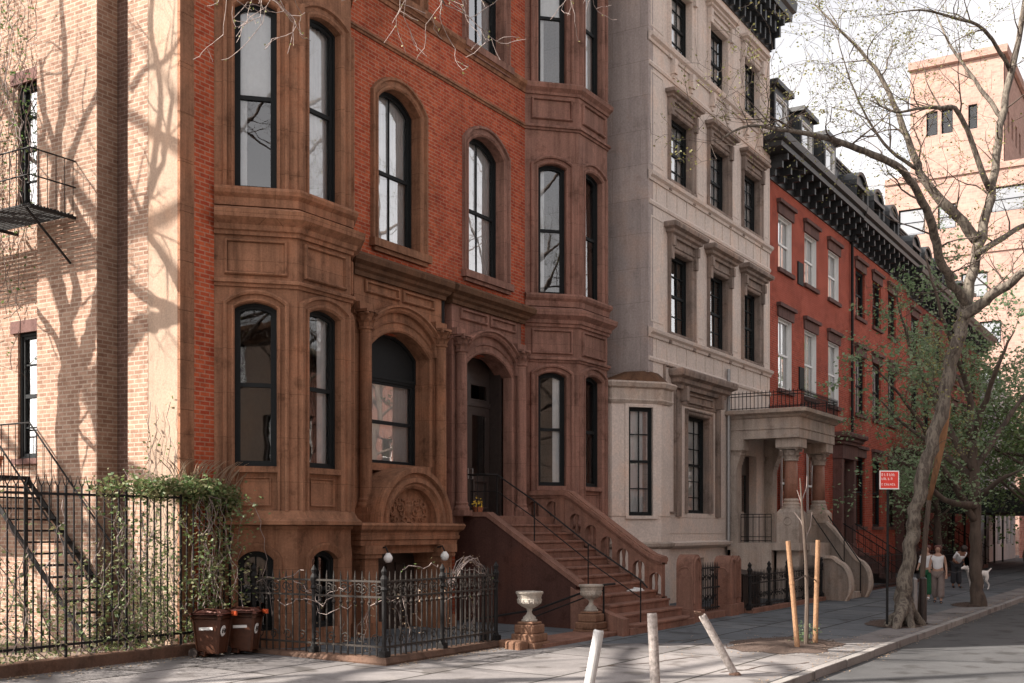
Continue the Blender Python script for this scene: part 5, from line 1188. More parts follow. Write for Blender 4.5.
# green trees further along
def simple_tree(seed, p, h, cr, n, lab, leafm, barkm='bark_dark', leaf=3, lsize=.14, name='street_tree', group='trees along the kerb', lean=(0, 0), depth=2, leaf_sp=.2, rad=.2, twl=1.6):
    T = Tree(seed, name, p, lab, barkm, 'twig_dark', leafm, group); r = T.r; p = Vector(p)
    fk = p + Vector((lean[0]*.4, lean[1]*.4, h*.38)); top = p + Vector((lean[0], lean[1], h*.8))
    tr, rr = T.limb([p - Vector((0, 0, .1)), p.lerp(fk, .5) + Vector((r.gauss(0, .1), r.gauss(0, .1), 0)), fk, fk.lerp(top, .5) + Vector((r.gauss(0, .2), r.gauss(0, .2), 0)), top], [rad*1.3, rad, rad*.8, rad*.5, rad*.15], 9)
    for i in range(n):
        t = .42 + .55*i/n; b = tr[int(t*(len(tr)-1))]; a = i*2.4 + r.uniform(-.4, .4); e = r.uniform(.25, .8); L = cr*r.uniform(.65, 1.05)*(1.1 - .5*(t-.4))
        e_ = b + Vector((math.cos(a)*L*math.cos(e), math.sin(a)*L*math.cos(e), L*math.sin(e)))
        pts, r2 = T.limb([b, b.lerp(e_, .5) + Vector((r.gauss(0, .2), r.gauss(0, .2), r.gauss(-.1, .15))), e_], [rad*.38, rad*.22, rad*.06], 6)
        for j in range(3, len(pts)):
            for _ in range(2):
                d = (pts[j] - pts[j-1]).normalized(); ax = Vector((r.gauss(0, 1), r.gauss(0, 1), r.gauss(.2, .6))).normalized(); T.twigs(pts[j], d*.7 + ax, twl*r.uniform(.5, 1), max(.01, rad*.07), depth, .75, .1, (2, 3), leaf, lsize, leaf_sp, .35)
    T.done()
simple_tree(51, (48, 5.9, 0), 8.5, 3.0, 12, 'green tree past the dog walkers at the edge of the picture', 'leaf_fresh', leaf=1.4, lsize=.14)
simple_tree(52, (58, 6.0, 0), 10, 3.6, 12, 'tall green tree in front of the sidewalk shed', 'leaf_green', leaf=1.4, lsize=.18)
simple_tree(53, (72, 5.2, 0), 11, 4.2, 12, 'pale budding tree in front of the far brick tower', 'leaf_fresh', leaf=3, lsize=.2)
simple_tree(54, (56, 11.0, 0), 7.0, 2.4, 10, 'small green front garden tree before the red row houses', 'leaf_green', leaf=1.2, lsize=.12)
simple_tree(57, (84, 3.5, -.1), 19, 6, 16, 'tall pale budding tree rising in front of the salmon tower', 'leaf_fresh', leaf=1, lsize=.2, twl=2.2, depth=2, rad=.3, leaf_sp=.3)
# bare trees in the garden left of the frame: they throw the branch shadows on the side wall
def shp(x, y, s, sw=13.0):                                            # where the branch stands whose shadow falls on the side wall
    th = math.atan((x-512)/FPX); n = sw*math.tan(YAW - th); Z = sw*CA + n*SA; z = CAM_Z + (530-y)/FPX*Z; t = (sw - s)/.73
    return Vector((s, n + .683*t, z + t*math.tan(R(38))))
def wall_tree(seed, loc, s0, limbs, lab, tw=.8):
    T = Tree(seed, 'garden_tree', loc, lab, 'bark_dark', 'twig_dark', 'leaf_bud', 'garden trees')
    for pts, r0, r1 in limbs:
        k = len(pts); P = [Vector(q) if len(q) == 3 else shp(q[0], q[1], s0 + T.r.uniform(-.25, .25)*(i > 0)) for i, q in enumerate(pts)]
        o, rr = T.limb(P, [(r0 + (r1-r0)*i/(k-1))*1.45 + .01 for i in range(k)], 7, 4, .02)
        for i in range(3, len(o), 2):
            if rr[i] > .1: continue
            ax = Vector((T.r.gauss(0, .5), T.r.gauss(0, 1), T.r.gauss(.3, .8))).normalized(); T.twigs(o[i], (o[i]-o[i-1]).normalized()*.7 + ax, T.r.uniform(.6, 1.3)*tw, .022, 2, .7, .1, (1.5, 2), 0, .03, .02, .2)
    T.done()
A_ = shp(68, 440, 11.2)
wall_tree(61, (11.2, A_.y, .15), 11.2, [([(11.2, A_.y+.1, .1), (11.2, A_.y, 2.3), (68, 440), (69, 400), (70, 375)], .19, .13),
  ([(70, 378), (80, 362), (89, 345), (92, 326), (100, 290), (108, 255), (112, 215), (125, 170)], .10, .02), ([(70, 378), (67, 340), (66, 322), (60, 290), (55, 268), (51, 242), (54, 197), (58, 140), (65, 100), (65, 63), (63, 21), (58, -30)], .10, .02),
  ([(66, 322), (76, 300), (70, 250), (63, 210), (66, 180), (80, 130), (95, 98), (112, 60)], .06, .015), ([(37, 88), (52, 140), (70, 197), (83, 222), (96, 245)], .04, .03), ([(67, 385), (59, 345), (37, 311), (20, 290)], .05, .02), ([(70, 378), (75, 420), (85, 440), (95, 450)], .02, .01),
  ([(51, 242), (40, 215), (37, 170), (45, 120), (40, 60)], .045, .015)], 'bare garden tree close to the sunlit side wall')
wall_tree(62, (10.2, 17.9, .15), 10.5, [([(10.2, 17.9, .1), (10.3, 17.8, 3.8), (100, 420), (121, 350)], .15, .09), ([(121, 350), (132, 336), (143, 326), (160, 320), (180, 314), (200, 300)], .09, .05),
  ([(121, 350), (120, 300), (121, 257), (118, 200), (125, 116), (130, 40)], .07, .02), ([(121, 257), (125, 279), (146, 297), (165, 306), (185, 315)], .05, .05), ([(139, 220), (150, 238), (161, 253), (180, 290)], .03, .04), ([(120, 200), (139, 220), (150, 190), (165, 150), (172, 90)], .035, .015),
  ([(125, 116), (150, 128), (183, 144)], .03, .02), ([(125, 169), (138, 205), (151, 235)], .03, .02), ([(130, 90), (145, 70), (165, 60), (185, 30)], .03, .01), ([(150, 190), (160, 90), (150, 30), (155, -30)], .03, .02)], 'second bare garden tree nearer the fence')
def far_tree(seed, p, h, lab, n=7, th=1):
    T = Tree(seed, 'garden_tree', p, lab, 'bark_dark', 'twig_dark', 'leaf_bud', 'garden trees'); r = T.r; p = Vector(p); top = p + Vector((r.uniform(-1, 1), r.uniform(-1, 1), h))
    o, rr = T.limb([p, p.lerp(top, .3), p.lerp(top, .6) + Vector((.3, -.2, 0)), top], [.24*th, .2*th, .13*th, .03], 8)
    for i in range(n):
        b = o[int((.35 + .6*i/n)*(len(o)-1))]; a = i*2.4 + r.random(); L = h*r.uniform(.2, .34); e_ = b + Vector((math.cos(a)*L, math.sin(a)*L, L*r.uniform(.2, .9)))
        q, r2 = T.limb([b, b.lerp(e_, .5) + Vector((r.gauss(0, .3), r.gauss(0, .3), r.gauss(0, .2))), e_], [.09*th, .06*th, .015], 6)
        for j in range(4, len(q), 2): ax = Vector((r.gauss(0, 1), r.gauss(0, 1), r.gauss(.2, .6))).normalized(); T.twigs(q[j], (q[j]-q[j-1]).normalized()*.7 + ax, r.uniform(1, 2), .022, 3 if seed >= 80 else 2, .7, .1, (2, 3) if seed >= 80 else (1.5, 2), 0, .05, .05, .4)
    T.done()
far_tree(63, (2.0, 19.5, .15), 19, 'bare garden tree further back in the lot', 12, 1.7); far_tree(64, (-4, 23, .15), 22, 'bare garden tree at the far side of the lot', 14, 1.8); far_tree(65, (6.2, 22.5, .15), 20, 'tall bare garden tree behind the fire escape', 10, 1.4)
for k, (sx, hh) in enumerate(((-7, 21), (2, 19), (12, 20), (23, 21), (33, 21), (44, 20), (57, 20))):
    T_ = far_tree(80+k, (sx, -5.9, -.1), hh, 'bare tree on the pavement behind the camera', 15)
# tree at the kerb just left of the view; a few of its twigs hang into the top of the picture
T = Tree(71, 'street_tree', (2.2, 6.2, 0), 'bare pale twigs of a kerbside tree hanging in at the top of the picture', 'bark_plane', 'twig', 'leaf_bud', 'trees along the kerb')
T.limb([(2.2, 6.2, -.1), (2.2, 6.3, 2.5), (2.6, 6.4, 5), (3.1, 6.4, 7.4), (3.4, 6.5, 10.5), (3.2, 6.7, 14)], [.3, .24, .22, .2, .14, .05], 12)
def hang(pts, rr, nt, ln=.5):
    o, r2 = T.limb(pts, rr, 7)
    for i in range(len(o)//2, len(o), 1):
        for _ in range(nt):
            ax = Vector((T.r.gauss(0, 1), T.r.gauss(0, 1), T.r.gauss(-.5, .6))).normalized(); T.twigs(o[i], (o[i]-o[i-1]).normalized()*.5 + ax, T.r.uniform(.6, 1.2)*ln, .006, 2, .8, -.15, (1.5, 2), .25, .03, .015, .07)
hang([(3.1, 6.4, 8.2), (4.6, 6.5, 9.3), (6.0, 6.7, 9.3), at(265, -45, 11), at(262, -8, 11)], [.1, .06, .035, .02, .008], 1, .55)
hang([(3.1, 6.4, 8.6), (5.5, 6.1, 9.9), (7.6, 6.2, 10.0), at(400, -60, 11.5), at(430, -20, 11.5), at(445, 5, 11.5)], [.1, .07, .04, .022, .014, .006], 1, .55)
hang([(3.1, 6.4, 8.0), (4.4, 6.6, 8.9), (5.6, 6.8, 8.9), at(225, -60, 10.6), at(232, -15, 10.6)], [.08, .05, .03, .016, .006], 1, .42)
hang([(3.4, 6.5, 10), (6, 6, 11.3), at(560, -90, 13), at(590, -40, 13)], [.08, .05, .025, .01], 1, .6)
T.done()
# ------------------------------------------------------------------ ivy and garden plants
def vine(name, loc, lab, stems, clumps, leafm='leaf_vine', size=.07, seed=1):
    V = thing(name, loc, lab, 'vine'); random.seed(seed); g = G()
    for pts, r in stems: g.tube(pts, r, 4)
    if stems: g.build('stem', 'twig', V)
    l = G()
    for p, n, sp in clumps: leaves(l, p, n, sp, size)
    l.build('foliage', leafm, V); return V
random.seed(12); st = []; cl = []
for i in range(78):
    x = 8.2 + 5.4*(i/78)**.75; y = 13.93; p = Vector((x, y + random.uniform(-.06, .08), .3)); pts = [p]
    hh = random.uniform(1.0, 2.7)
    while p.z < hh:
        p = p + Vector((random.gauss(.0, .09), random.gauss(0, .03), random.uniform(.08, .2))); p.y = 13.93 + max(-.12, min(.12, p.y-13.93)); pts.append(p.copy())
        if random.random() < .35 + .5*(x > 11.2): cl.append((p, random.randint(3, 7 if x < 11.4 else 11), .07))
    st.append((pts, random.uniform(.004, .01)))
for i in range(340):                                                  # the thick mop along the top
    t = random.random()**.7; x = 11.0 + 2.95*t; cl.append((Vector((x, 13.9 + random.gauss(0, .12), 2.80 + random.gauss(0, .08) - .3*max(0, x-13.3))), int(5 + 13*t), .07))
for i in range(110):                                                  # hanging down round the corner
    z = random.uniform(.9, 2.7); x = 13.5 + random.gauss(0, .28) + .15*math.sin(z*3); cl.append((Vector((x, 13.65 + random.gauss(0, .16), z)), 7, .11))
for i in range(13):
    x = 13.0 + random.uniform(-.2, 1.0); p = Vector((x, 13.75, 2.7)); pts = [p]
    for k in range(14): p = p + Vector((random.gauss(.01, .06), random.gauss(-.01, .05), -random.uniform(.05, .2))); pts.append(p.copy())
    st.append((pts, .006))
V = vine('climbing_vine', (12.3, 13.9, .2), 'green vine climbing the tall iron fence, thick along its top', st, cl, seed=2)
g = G(); random.seed(9)
for i in range(46):                                                   # dry grass plumes above the mop
    x = random.uniform(12.6, 14.0); p = Vector((x, 13.9, 2.75)); pts = [p]; dx = random.gauss(.03, .05)
    for k in range(6): p = p + Vector((dx + .012*k*(1 if dx > 0 else -1), random.gauss(0, .015), .13 - .016*k)); pts.append(p.copy())
    g.tube(pts, [.006, .006, .007, .009, .010, .003, .002], 3)
g.build('dry_stalks', 'leaf_dry', V)
random.seed(14); st = []; cl = []
for i in range(10):
    p = Vector((12.96, 14.9 + random.uniform(-.4, .4), .2)); pts = [p]; hh = random.uniform(2.2, 4.2)
    while p.z < hh: 
        p = p + Vector((0, random.gauss(0, .06), random.uniform(.1, .25))); p.x = 12.95 - random.uniform(0, .06); pts.append(p.copy())
        if random.random() < .35: cl.append((p, 4, .07))
    st.append((pts, .006))
vine('wall_vine', (12.95, 14.9, .2), 'thin vine growing up the sunlit side wall behind the fence', st, cl, seed=3)
st = []; cl = []
for i in range(30):
    y = random.uniform(17.85, 21.0); p = Vector((13.25, y, random.uniform(5, 9))); pts = [p]
    for k in range(26): p = p + Vector((0, random.gauss(0, .09), random.uniform(.1, .28))); p.x = 13.25 - random.uniform(0, .12); pts.append(p.copy()); 
    for q in pts[::2]:
        if random.random() < .5: cl.append((q, 6, .12))
    st.append((pts, .008))
vine('ivy', (13.2, 19, 6), 'ivy with small fresh leaves around the windows high on the side wall', st, cl, 'leaf_fresh', .07, seed=4)
random.seed(15); cl = [(Vector((random.uniform(8.5, 13), random.uniform(14.2, 15.4), .2 + random.uniform(0, 1.1)**2)), 6, .10) for _ in range(330)]
V = vine('garden_plants', (11, 14.7, .18), 'low leafy plants growing behind the tall fence', [], cl, seed=5); V['category'] = 'plants'; V.name = 'garden_plants'
random.seed(16); cl = []; st = []
for i in range(12):
    x = 14.1 + random.uniform(0, 5.2); y = 11.1 + random.uniform(0, 1.8); p = Vector((x, y, .1)); pts = [p]
    for k in range(random.randint(5, 11)): p = p + Vector((random.gauss(0, .06), random.gauss(0, .05), random.uniform(.06, .16))); pts.append(p.copy()); cl.append((p, 2 if k < 7 else 4, .05))
    st.append((pts, .005))
V = vine('areaway_plants', (16, 11.6, .1), 'straggling bare shrubs and weeds inside the low scrolled fence', st, cl, 'leaf_dry', .05, seed=6); V['category'] = 'plants'
random.seed(17); cl = []; st = []
for k in range(9):
    p = Vector((16.2 + .1*k, 10.9, .2)); pts = []
    for i in range(9): t = i/8; pts.append(Vector((16.0 + 1.3*t + .05*k, 10.95 + .05*k, 1.2 + .45*math.sin(t*math.pi) + random.gauss(0, .03))))
    st.append((pts, .008)); cl += [(q, 3, .05) for q in pts[1:8:2]]
V = vine('dry_vine', (16.6, 10.9, .2), 'pale dry vine arching over the low iron fence near the basement door', st, cl, 'leaf_dry', .04, seed=7)
random.seed(23); st = []; cl = []                                     # bare runners wound through the scrolled band
for i in range(9):
    t0 = random.uniform(0, 5.2); z = random.uniform(1.0, 1.5); pts = []
    for k in range(10):
        t = min(t0 + k*.11, 5.9); z += random.gauss(0, .05); z = max(.6, min(1.62, z)); x, y = (13.95, 13.5 - t) if t < 2.7 else (13.95 + t - 2.7, 10.8); pts.append(Vector((x + random.gauss(0, .03), y + random.gauss(0, .03), z)))
        if random.random() < .25: cl.append((pts[-1], 3, .05))
    st.append((pts, random.uniform(.004, .008)))
V = vine('railing_vine', (15, 11, 1.2), 'bare runners and small leaves wound through the low scrolled fence', st, cl, 'leaf_vine', .045, seed=8)
# ------------------------------------------------------------------ iron balcony and stair on the side wall
FE = thing('fire_escape', (12.6, 18.6, 7.6), 'black iron fire escape balcony with slatted floor high on the side wall', 'fire escape')
g = G(); ya, yb, xa, xb, zf = 16.75, 21.0, 12.1, 12.95, 7.55
for i in range(13): g.box(xa + .068*i, xa + .068*i + .03, ya, yb, zf, zf+.03)
for y in (ya, yb, 18.6, 19.8): g.box(xa, 13.2, y-.02, y+.02, zf-.05, zf)
g.build('platform', 'iron', FE)
g = G()
for z in (zf+.5, zf+.95): g.tube([(13.0, ya, z), (xa, ya, z), (xa, yb, z), (13.0, yb, z)], .014, 5)
for i in range(25): y = ya + (yb-ya)*i/24; g.tube([(xa, y, zf), (xa, y, zf+.95)], .008, 4)
for i in range(6): x = xa + .85*i/5; g.tube([(x, ya, zf), (x, ya, zf+.95)], .008, 4)
g.build('railing', 'iron', FE)
g = G()
for y in (ya+.1, 19, yb-.1): g.cut(); g.bar((12.98, y, zf-.8), (xa, y, zf-.03), .03)
g.build_each('bracket', 'iron', FE)
ST = thing('iron_stair', (12.4, 17, .2), 'black iron stair and landing with railing going down beside the side wall', 'stair')
g = G(); zl_, y1_ = 3.1, 17.9; g.box(12.0, 12.95, y1_, 21, zl_-.06, zl_)
k = 14
for i in range(k): z = zl_ - (zl_-.35)*(i+1)/(k+.5); y = y1_ - .2*(i+1); g.cut(); g.box(12.03, 12.9, y, y+.23, z-.03, z)
g.build_each('tread', 'iron', ST)
g = G()
for x in (12.0, 12.92): g.cut(); g.bar((x, y1_+.05, zl_-.05), (x, y1_-.2*(k+.5), .2), .025, .09)
g.build_each('stringer', 'iron', ST)
g = G()
for x in (12.0, 12.93):
    g.tube([(x, 21, zl_+.95), (x, y1_, zl_+.95), (x, y1_-.2*k, .35+.95)], .018, 5)
    for i in range(k+1): y = y1_ - .2*i; z = zl_ - (zl_-.35)*i/k; g.tube([(x, y, z), (x, y, z+.95)], .008, 4)
    for i in range(14): g.tube([(x, y1_+.2*i, zl_), (x, y1_+.2*i, zl_+.95)], .008, 4)
for y in (17.95, 20.9):
    for x in (12.0, 12.9): g.tube([(x, y, .1), (x, y, zl_)], .03, 6)
g.build('railing', 'iron', ST)
p = at(14, 468, 19.2)
PT = thing('flower_pot', (12.2, 17.75, 3.1), 'terracotta pot with a few dry stems at the edge of the iron landing', 'flower pot')
g = G(); px, py = 12.3, 18.05; g.lathe((px, py, zl_), [(.11, 0), (.165, .26), (.19, .27), (.19, .33), (.165, .33), (.15, .28)], 18); g.build('pot', 'terracotta', PT)
g = G(); random.seed(3)
for i in range(8): a = random.uniform(0, 6.3); g.tube([(px, py, zl_+.28), (px+.1*math.cos(a), py+.1*math.sin(a), zl_+.5), (px+.16*math.cos(a), py+.16*math.sin(a), zl_+.7)], .005, 4)
leaves(g, (px, py, zl_+.42), 40, .09, .05); g.build('plant', 'leaf_dry', PT)
PT.location = (0, 0, 0) if False else PT.location
# small pot with yellow flowers on the stoop landing
PO = thing('flower_pot', (21.5, 13.9, 2.46), 'small pot of yellow flowers by the arched front door', 'flower pot')
g = G(); g.lathe((21.4, 13.95, 2.46), [(.08, 0), (.11, .16), (.12, .17), (.12, .2), (.1, .2)], 14); g.build('pot', 'terracotta', PO)
g = G(); random.seed(6); leaves(g, (21.4, 13.95, 2.74), 60, .07, .06); g.build('flowers', 'yellow_petal', PO)
NP = G(); NP.box(22.6, 23.0, 10.62, 10.86, .83, .85); NP.box(22.64, 22.96, 10.65, 10.85, .85, .872); NP.tube([(22.95, 10.66, .86), (23.05, 10.9, .87)], .03, 6)
z_ = .09 + rise*4; NP.v = [Vector((v.x, v.y + .02, v.z - .83 + z_ + .001)) for v in NP.v]
tag(NP.build('newspaper', 'paper', None, bevel=.004, origin=(22.8, 10.76, z_)), 'folded white newspaper lying on a stoop step', 'newspaper')
# ------------------------------------------------------------------ sign
a, Z = gp(887, 627); SG = thing('street_sign', tuple(a), 'small red sign with white lettering on a thin dark pole before the leaning tree', 'street sign')
g = G(); g.tube([a - Vector((0, 0, .1)), at(888, 478, Z)], .028, 8); g.build('pole', 'iron', SG)
sc = at(888.5, 480, Z); th = R(-33); F_ = Fr(sc.x, sc.y, math.cos(R(-52)), math.sin(R(-52))); F_.n = (F_.d[1], -F_.d[0])
g = G(); g.slab(F_, rect(-.225, .225, sc.z-.205, sc.z+.205), (), .035, .043); bo = g.build('border', 'sign_white', SG)
g = G(); g.slab(F_, rect(-.20, .20, sc.z-.18, sc.z+.18), (), .043, .047); g.build('board', 'sign_red', SG)
g = G(); random.seed(44)
for row, (z, h, u0, u1) in enumerate(((sc.z+.085, .06, -.18, .12), (sc.z+.0, .05, -.18, .06), (sc.z-.12, .045, -.18, .12))):
    u = u0
    while u < u1:
        w = random.choice((.024, .03, .034)); kind = random.randint(0, 3)
        g.fbox(F_, u, u+.008, z, z+h, .047, .05)
        if kind in (0, 1): g.fbox(F_, u+.008, u+w, z+h-.009, z+h, .047, .05)
        if kind in (1, 2): g.fbox(F_, u+.008, u+w, z, z+.009, .047, .05)
        if kind in (0, 3): g.fbox(F_, u+w-.008, u+w, z, z+h-.009, .047, .05); 
        if kind in (2, 3): g.fbox(F_, u+.008, u+w-.009, z+h*.45, z+h*.45+.008, .047, .05)
        u += w + .014 + (.02 if random.random() < .2 else 0)
g.build('lettering', 'sign_white', SG)
for (x, y, Z, lab, m, r) in ((914, 622, 25.9, 'grey steel pipe post beside the leaning tree', 'steel', .075), (923, 621, 26.2, 'black steel post beside the grey one at the leaning tree', 'door_black', .085)):
    q = at(x, y, Z); q.z = 0.02; P_ = thing('guard_post', tuple(q), lab, 'post', 'guard posts at the tree'); g = G(); g.tube([(q.x, q.y, 0), (q.x, q.y, 1.04), (q.x, q.y, 1.08)], [r, r, r*.5], 14); g.build('pipe', m, P_)
    g = G(); g.lathe((q.x, q.y), [(r*1.3, .0), (r*1.3, .04), (r*1.02, .06)], 14); g.build('base_ring', m, P_)
# ------------------------------------------------------------------ people and dog (skinned skeletons)
def skin(name, pts, edges, mat, parent, sub=2, root=0, loc=None):
    org = wloc(parent) if parent else Vector(loc); me = bpy.data.meshes.new(name)
    me.from_pydata([tuple(Vector(p[:3]) - org) for p in pts], edges, []); o = bpy.data.objects.new(name, me); COL.objects.link(o)
    if parent: o.parent = parent
    else: o.location = org
    s = o.modifiers.new('skin', 'SKIN'); s.use_smooth_shade = True
    if not me.skin_vertices: 
        bm = bmesh.new(); bm.from_mesh(me); bm.verts.layers.skin.verify(); bm.to_mesh(me); bm.free()
    for i, p in enumerate(pts): v = me.skin_vertices[0].data[i]; v.radius = (p[3], p[4] if len(p) > 4 else p[3]); v.use_root = i == root
    q = o.modifiers.new('sub', 'SUBSURF'); q.levels = q.render_levels = sub; me.materials.append(MATS[mat]); return o
def person(foot, ang, lab, H, skinm, top, bottom, hair, pose='walk', shoe='cloth_dark', bend=0, longhair=True, sleeves=False):
    f = Vector(foot); P_ = thing('person', tuple(f), lab, 'person', 'people on the pavement'); c, s = math.cos(ang), math.sin(ang); k = H/1.65
    def q(x, y, z, *r): x, y, z = x*k, y*k, z*k; return (f.x + x*c - y*s, f.y + x*s + y*c, f.z + z, *[v*k for v in r])
    b = bend; hx = lambda z: b*(z-.9)*1.0 if z > .9 else 0; hz = lambda z: .9 + (z-.9)*math.cos(min(b, 1.2)) if z > .9 else z
    def u(x, y, z, *r): return q(x + hx(z), y, hz(z), *r)
    step = .17 if pose == 'walk' else .04
    pts = [u(0, 0, .93, .12, .14), u(0, 0, 1.10, .105, .12), u(0, 0, 1.25, .115, .15), u(0, 0, 1.36, .075, .10), u(.01, 0, 1.43, .047), u(.015, 0, 1.47, .05), u(.03, 0, 1.54, .088, .075), u(.025, 0, 1.62, .07),
           u(0, .16, 1.34, .052), u(-.05, .21, 1.10, .038), u(.08, .23, .90, .03), u(.12, .23, .82, .026),
           u(0, -.16, 1.34, .052), u(.04, -.22, 1.10, .038), u(.2, -.22, .98, .03), u(.27, -.21, .95, .026),
           q(.02, .09, .84, .085), q(step*.6, .09, .48, .055), q(step*.9, .09, .12, .036), q(step*.9+.02, .09, .045, .035), q(step*.9+.15, .10, .03, .028),
           q(-.02, -.09, .84, .085), q(-step*.1, -.09, .48, .055), q(-step*1.1, -.09, .14, .036), q(-step*1.1, -.09, .06, .035), q(-step*1.1+.13, -.10, .03, .028)]
    ed = [(0,1),(1,2),(2,3),(3,4),(4,5),(5,6),(6,7),(3,8),(8,9),(9,10),(10,11),(3,12),(12,13),(13,14),(14,15),(0,16),(16,17),(17,18),(18,19),(19,20),(0,21),(21,22),(22,23),(23,24),(24,25)]
    skin('body', pts, ed, skinm, P_)
    g = 1.22
    tp = [(*p[:3], *[v*g for v in p[3:]]) for p in pts]
    def sub(ids, e, name, mat, sc=1.0, extra=None): 
        P = [(*tp[i][:3], *[v*sc for v in tp[i][3:]]) for i in ids]; skin(name, P + (extra or []), e, mat, P_)
    if sleeves: sub([0, 1, 2, 3, 8, 9, 12, 13], [(0,1),(1,2),(2,3),(3,4),(4,5),(3,6),(6,7)], 'top', top, 1.02)
    else: sub([0, 1, 2, 3, 8, 12], [(0,1),(1,2),(2,3),(3,4),(3,5)], 'top', top, .98)
    flare = 1.5
    L = [tp[0], tp[16], (*tp[17][:3], tp[17][3]*flare), (*tp[18][:3], tp[18][3]*flare*1.5), tp[21], (*tp[22][:3], tp[22][3]*flare), (*tp[23][:3], tp[23][3]*flare*1.5)]
    skin('trousers', L, [(0,1),(1,2),(2,3),(0,4),(4,5),(5,6)], bottom, P_)
    for a_, b_ in ((19, 20), (24, 25)): skin('shoe', [(*pts[a_][:3], .05*k), (*pts[b_][:3], .038*k)], [(0, 1)], shoe, P_)
    hp = [u(-.0, 0, 1.655, .12, .115), u(-.035, 0, 1.60, .125, .125), u(-.05, 0, 1.52, .11), u(-.07, 0, 1.42 if longhair else 1.5, .075)] + ([u(-.08, 0, 1.30, .05)] if longhair else [])
    skin('hair', hp, [(i, i+1) for i in range(len(hp)-1)], hair, P_, root=0)
    fc = G()                                                           # nose, eyes, mouth
    for y in (-.03, .03): e = u(.112, y, 1.565); fc.tube([e, (e[0]+.004*c, e[1]+.004*s, e[2])], .009*k, 6)
    m1, m2 = u(.112, -.022, 1.50), u(.112, .022, 1.50); fc.tube([m1, m2], .006*k, 5); fc.build('face', 'hair_dark', P_)
    hd = G()                                                           # hands: palm, four fingers, thumb
    for wi, sg in ((11, 1), (15, -1)):
        w = Vector(pts[wi][:3]); e = Vector(pts[wi-1][:3]); d = (w-e).normalized(); sd = Vector((-s, c, 0)); nn = d.cross(sd).normalized()
        hd.tube([w - d*.01, w + d*.05*k, w + d*.09*k], [.024*k, .036*k, .034*k], 8)
        for fi in range(4):
            o = w + d*.085*k + sd*(fi-1.5)*.018*k; ln = (.055, .068, .064, .05)[fi]*k; hd.tube([o, o + d*ln*.55, o + (d*.8 + nn*.5).normalized()*ln], [.010*k, .009*k, .007*k], 5)
        hd.tube([w + d*.02*k + nn*.02*k, w + d*.05*k + nn*.05*k, w + d*.08*k + nn*.06*k], [.012*k, .010*k, .008*k], 5)
    hd.build('hands', skinm, P_); return P_
toward = math.pi + R(8)
pw = gp(938, 603)[0]; person(pw, toward, 'woman with auburn hair, white top and wide grey-brown trousers walking the dog', 1.66, 'skin', 'cloth_white', 'cloth_grey', 'hair_auburn')
pv = gp(927, 599)[0]; person(pv, toward - .2, 'person in a white shirt and dark green trousers half hidden by the leaning tree', 1.62, 'skin', 'cloth_white', 'cloth_green', 'hair_auburn', shoe='cloth_white', sleeves=True)
pq = gp(956, 588)[0]; person(pq, toward + .6, 'person in a white shirt bending forward behind the woman with the dog', 1.7, 'skin_brown', 'cloth_white', 'cloth_dark', 'hair_dark', pose='stand', bend=.75, longhair=False, sleeves=True)
dg = gp(978, 590)[0]; DG = thing('dog', tuple(dg), 'white dog on a leash standing behind the second tree trunk', 'dog')
an = R(148); c_, s_ = math.cos(an), math.sin(an)
def dq(x, y, z, *r): K = 1.12; x, y, z = x*K, y*K, z*K; return (dg.x + x*c_ - y*s_, dg.y + x*s_ + y*c_, dg.z + z, *[v*K for v in r])
dp = [dq(0, 0, .50, .105, .12), dq(.22, 0, .48, .12, .15), dq(.36, 0, .55, .09, .11), dq(.47, 0, .66, .06), dq(.56, 0, .72, .075), dq(.66, 0, .70, .05), dq(.74, 0, .69, .034),
      dq(-.2, 0, .52, .095, .10), dq(-.33, 0, .53, .09), dq(-.45, 0, .58, .03), dq(-.6, 0, .68, .018),
      dq(.27, .09, .38, .055), dq(.26, .09, .22, .03), dq(.27, .09, .05, .024), dq(.31, .09, .025, .026), dq(.27, -.09, .38, .055), dq(.24, -.09, .22, .03), dq(.22, -.09, .05, .024), dq(.26, -.09, .025, .026),
      dq(-.3, .09, .40, .075), dq(-.25, .09, .28, .04), dq(-.38, .09, .17, .025), dq(-.36, .09, .05, .022), dq(-.31, .09, .025, .026), dq(-.3, -.09, .40, .075), dq(-.22, -.09, .28, .04), dq(-.34, -.09, .17, .025), dq(-.31, -.09, .05, .022), dq(-.26, -.09, .025, .026)]
skin('body', dp, [(0,1),(1,2),(2,3),(3,4),(4,5),(5,6),(0,7),(7,8),(8,9),(9,10),(1,11),(11,12),(12,13),(13,14),(1,15),(15,16),(16,17),(17,18),(8,19),(19,20),(20,21),(21,22),(22,23),(8,24),(24,25),(25,26),(26,27),(27,28)], 'fur_white', DG)
g = G()
for y in (-.05, .05): g.cut(); g.tube([dq(.54, y, .77), dq(.53, y*1.5, .74), dq(.54, y*1.7, .66)], [.02, .03, .012], 6)
g.build_each('ear', 'fur_white', DG); g = G(); g.tube([dq(.78, 0, .70), dq(.80, 0, .70)], .02, 6); g.build('nose', 'hair_dark', DG)
g = G(); g.tube([(pw[0]-.25, pw[1]-.1, .98), Vector(dq(.40, 0, .62)).lerp(Vector((pw[0], pw[1], .95)), .5) - Vector((0, 0, .05)), dq(.42, 0, .64)], .008, 5); g.build('leash', 'cloth_dark', DG)
for i in range(14):                                                    # small white edging hoops of the far planting bed
    pass

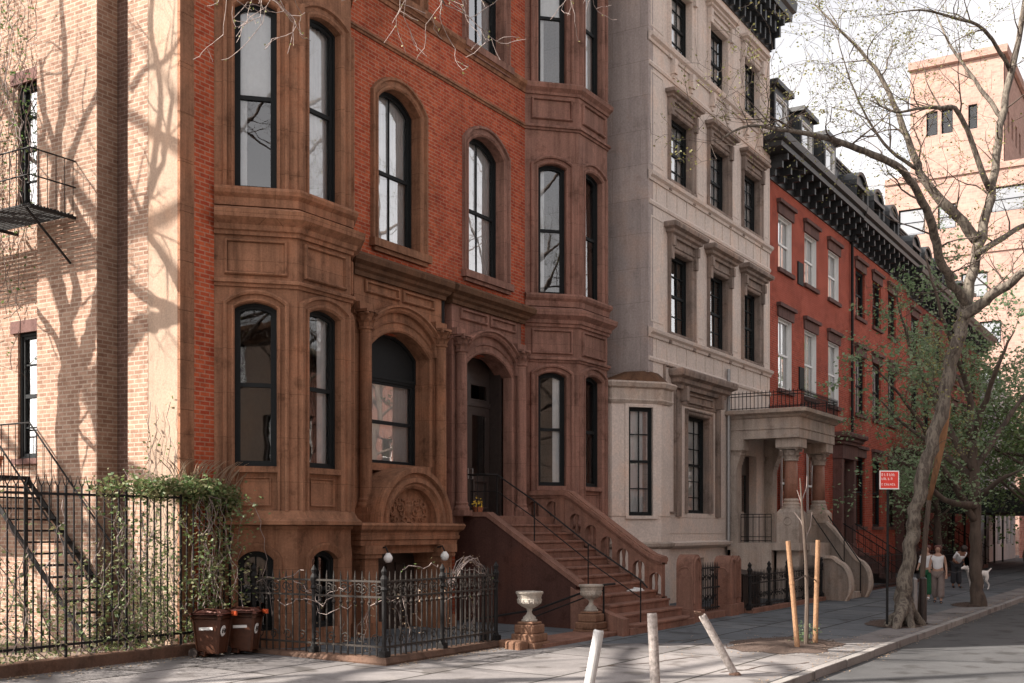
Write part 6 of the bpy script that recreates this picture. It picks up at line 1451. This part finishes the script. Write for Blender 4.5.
# ------------------------------------------------------------------ sky, sun, camera
SUN_EL, SUN_AZ = 38.0, math.atan2(.683, -.73)                           # towards the sun: (-.73, .683)
w = bpy.data.worlds.new('World'); SC.world = w; w.use_nodes = True; nt = w.node_tree
bg = nt.nodes['Background']; sky = nt.nodes.new('ShaderNodeTexSky'); sky.sky_type = 'NISHITA'; sky.sun_disc = False
sky.sun_elevation = R(SUN_EL); sky.sun_rotation = math.pi/2 - SUN_AZ; sky.air_density = 1.0; sky.dust_density = 2.5; sky.ozone_density = .6
# thin high cloud whitens the whole sky
hs = nt.nodes.new('ShaderNodeHueSaturation'); hs.inputs['Saturation'].default_value = .16; nt.links.new(sky.outputs[0], hs.inputs['Color'])
mx = mix(nt, 1, hs.outputs[0], (1.05, 1.0, .97), 'MULTIPLY')
tc = nt.nodes.new('ShaderNodeTexCoord'); mpn = nt.nodes.new('ShaderNodeMapping'); nt.links.new(tc.outputs['Generated'], mpn.inputs[0]); mpn.inputs['Scale'].default_value = (1, 1, 3)
cn = noise_n(nt, 2.2, mpn.outputs[0], 8, .6); cr = ramp(nt, cn.outputs[0], [(.35, (.92, .94, .97)), (.62, (1.14, 1.13, 1.12))])
mx = mix(nt, 1, mx, cr.outputs[0], 'MULTIPLY')
nt.links.new(mx, bg.inputs[0]); bg.inputs[1].default_value = .11
sl = bpy.data.lights.new('sun', 'SUN'); sl.energy = 4.5; sl.angle = R(.55); sl.color = (1, .92, .83); so = bpy.data.objects.new('sun', sl); COL.objects.link(so)
d = Vector((-.73, .683, math.tan(R(SUN_EL)))).normalized(); so.rotation_euler = d.to_track_quat('Z', 'Y').to_euler(); so.location = (0, 20, 40)
cam = bpy.data.cameras.new('camera'); co = bpy.data.objects.new('camera', cam); COL.objects.link(co); SC.camera = co
co.location = (0, 0, CAM_Z); co.rotation_euler = (R(90), 0, YAW - R(90) if False else math.atan2(SA, CA) - R(90))
cam.sensor_width = 36; cam.lens = FPX/1024*36; cam.shift_y = (530 - 341.5)/1024; cam.clip_end = 3000; cam.clip_start = .1
vs = SC.view_settings; vs.view_transform = 'Standard'; vs.look = 'None'; vs.exposure = 1.52; vs.gamma = 1
SC.render.engine = 'CYCLES'; SC.render.resolution_x = 1024; SC.render.resolution_y = 683
SC.cycles.max_bounces = 6; SC.cycles.transparent_max_bounces = 12; SC.cycles.diffuse_bounces = 2; SC.cycles.glossy_bounces = 3
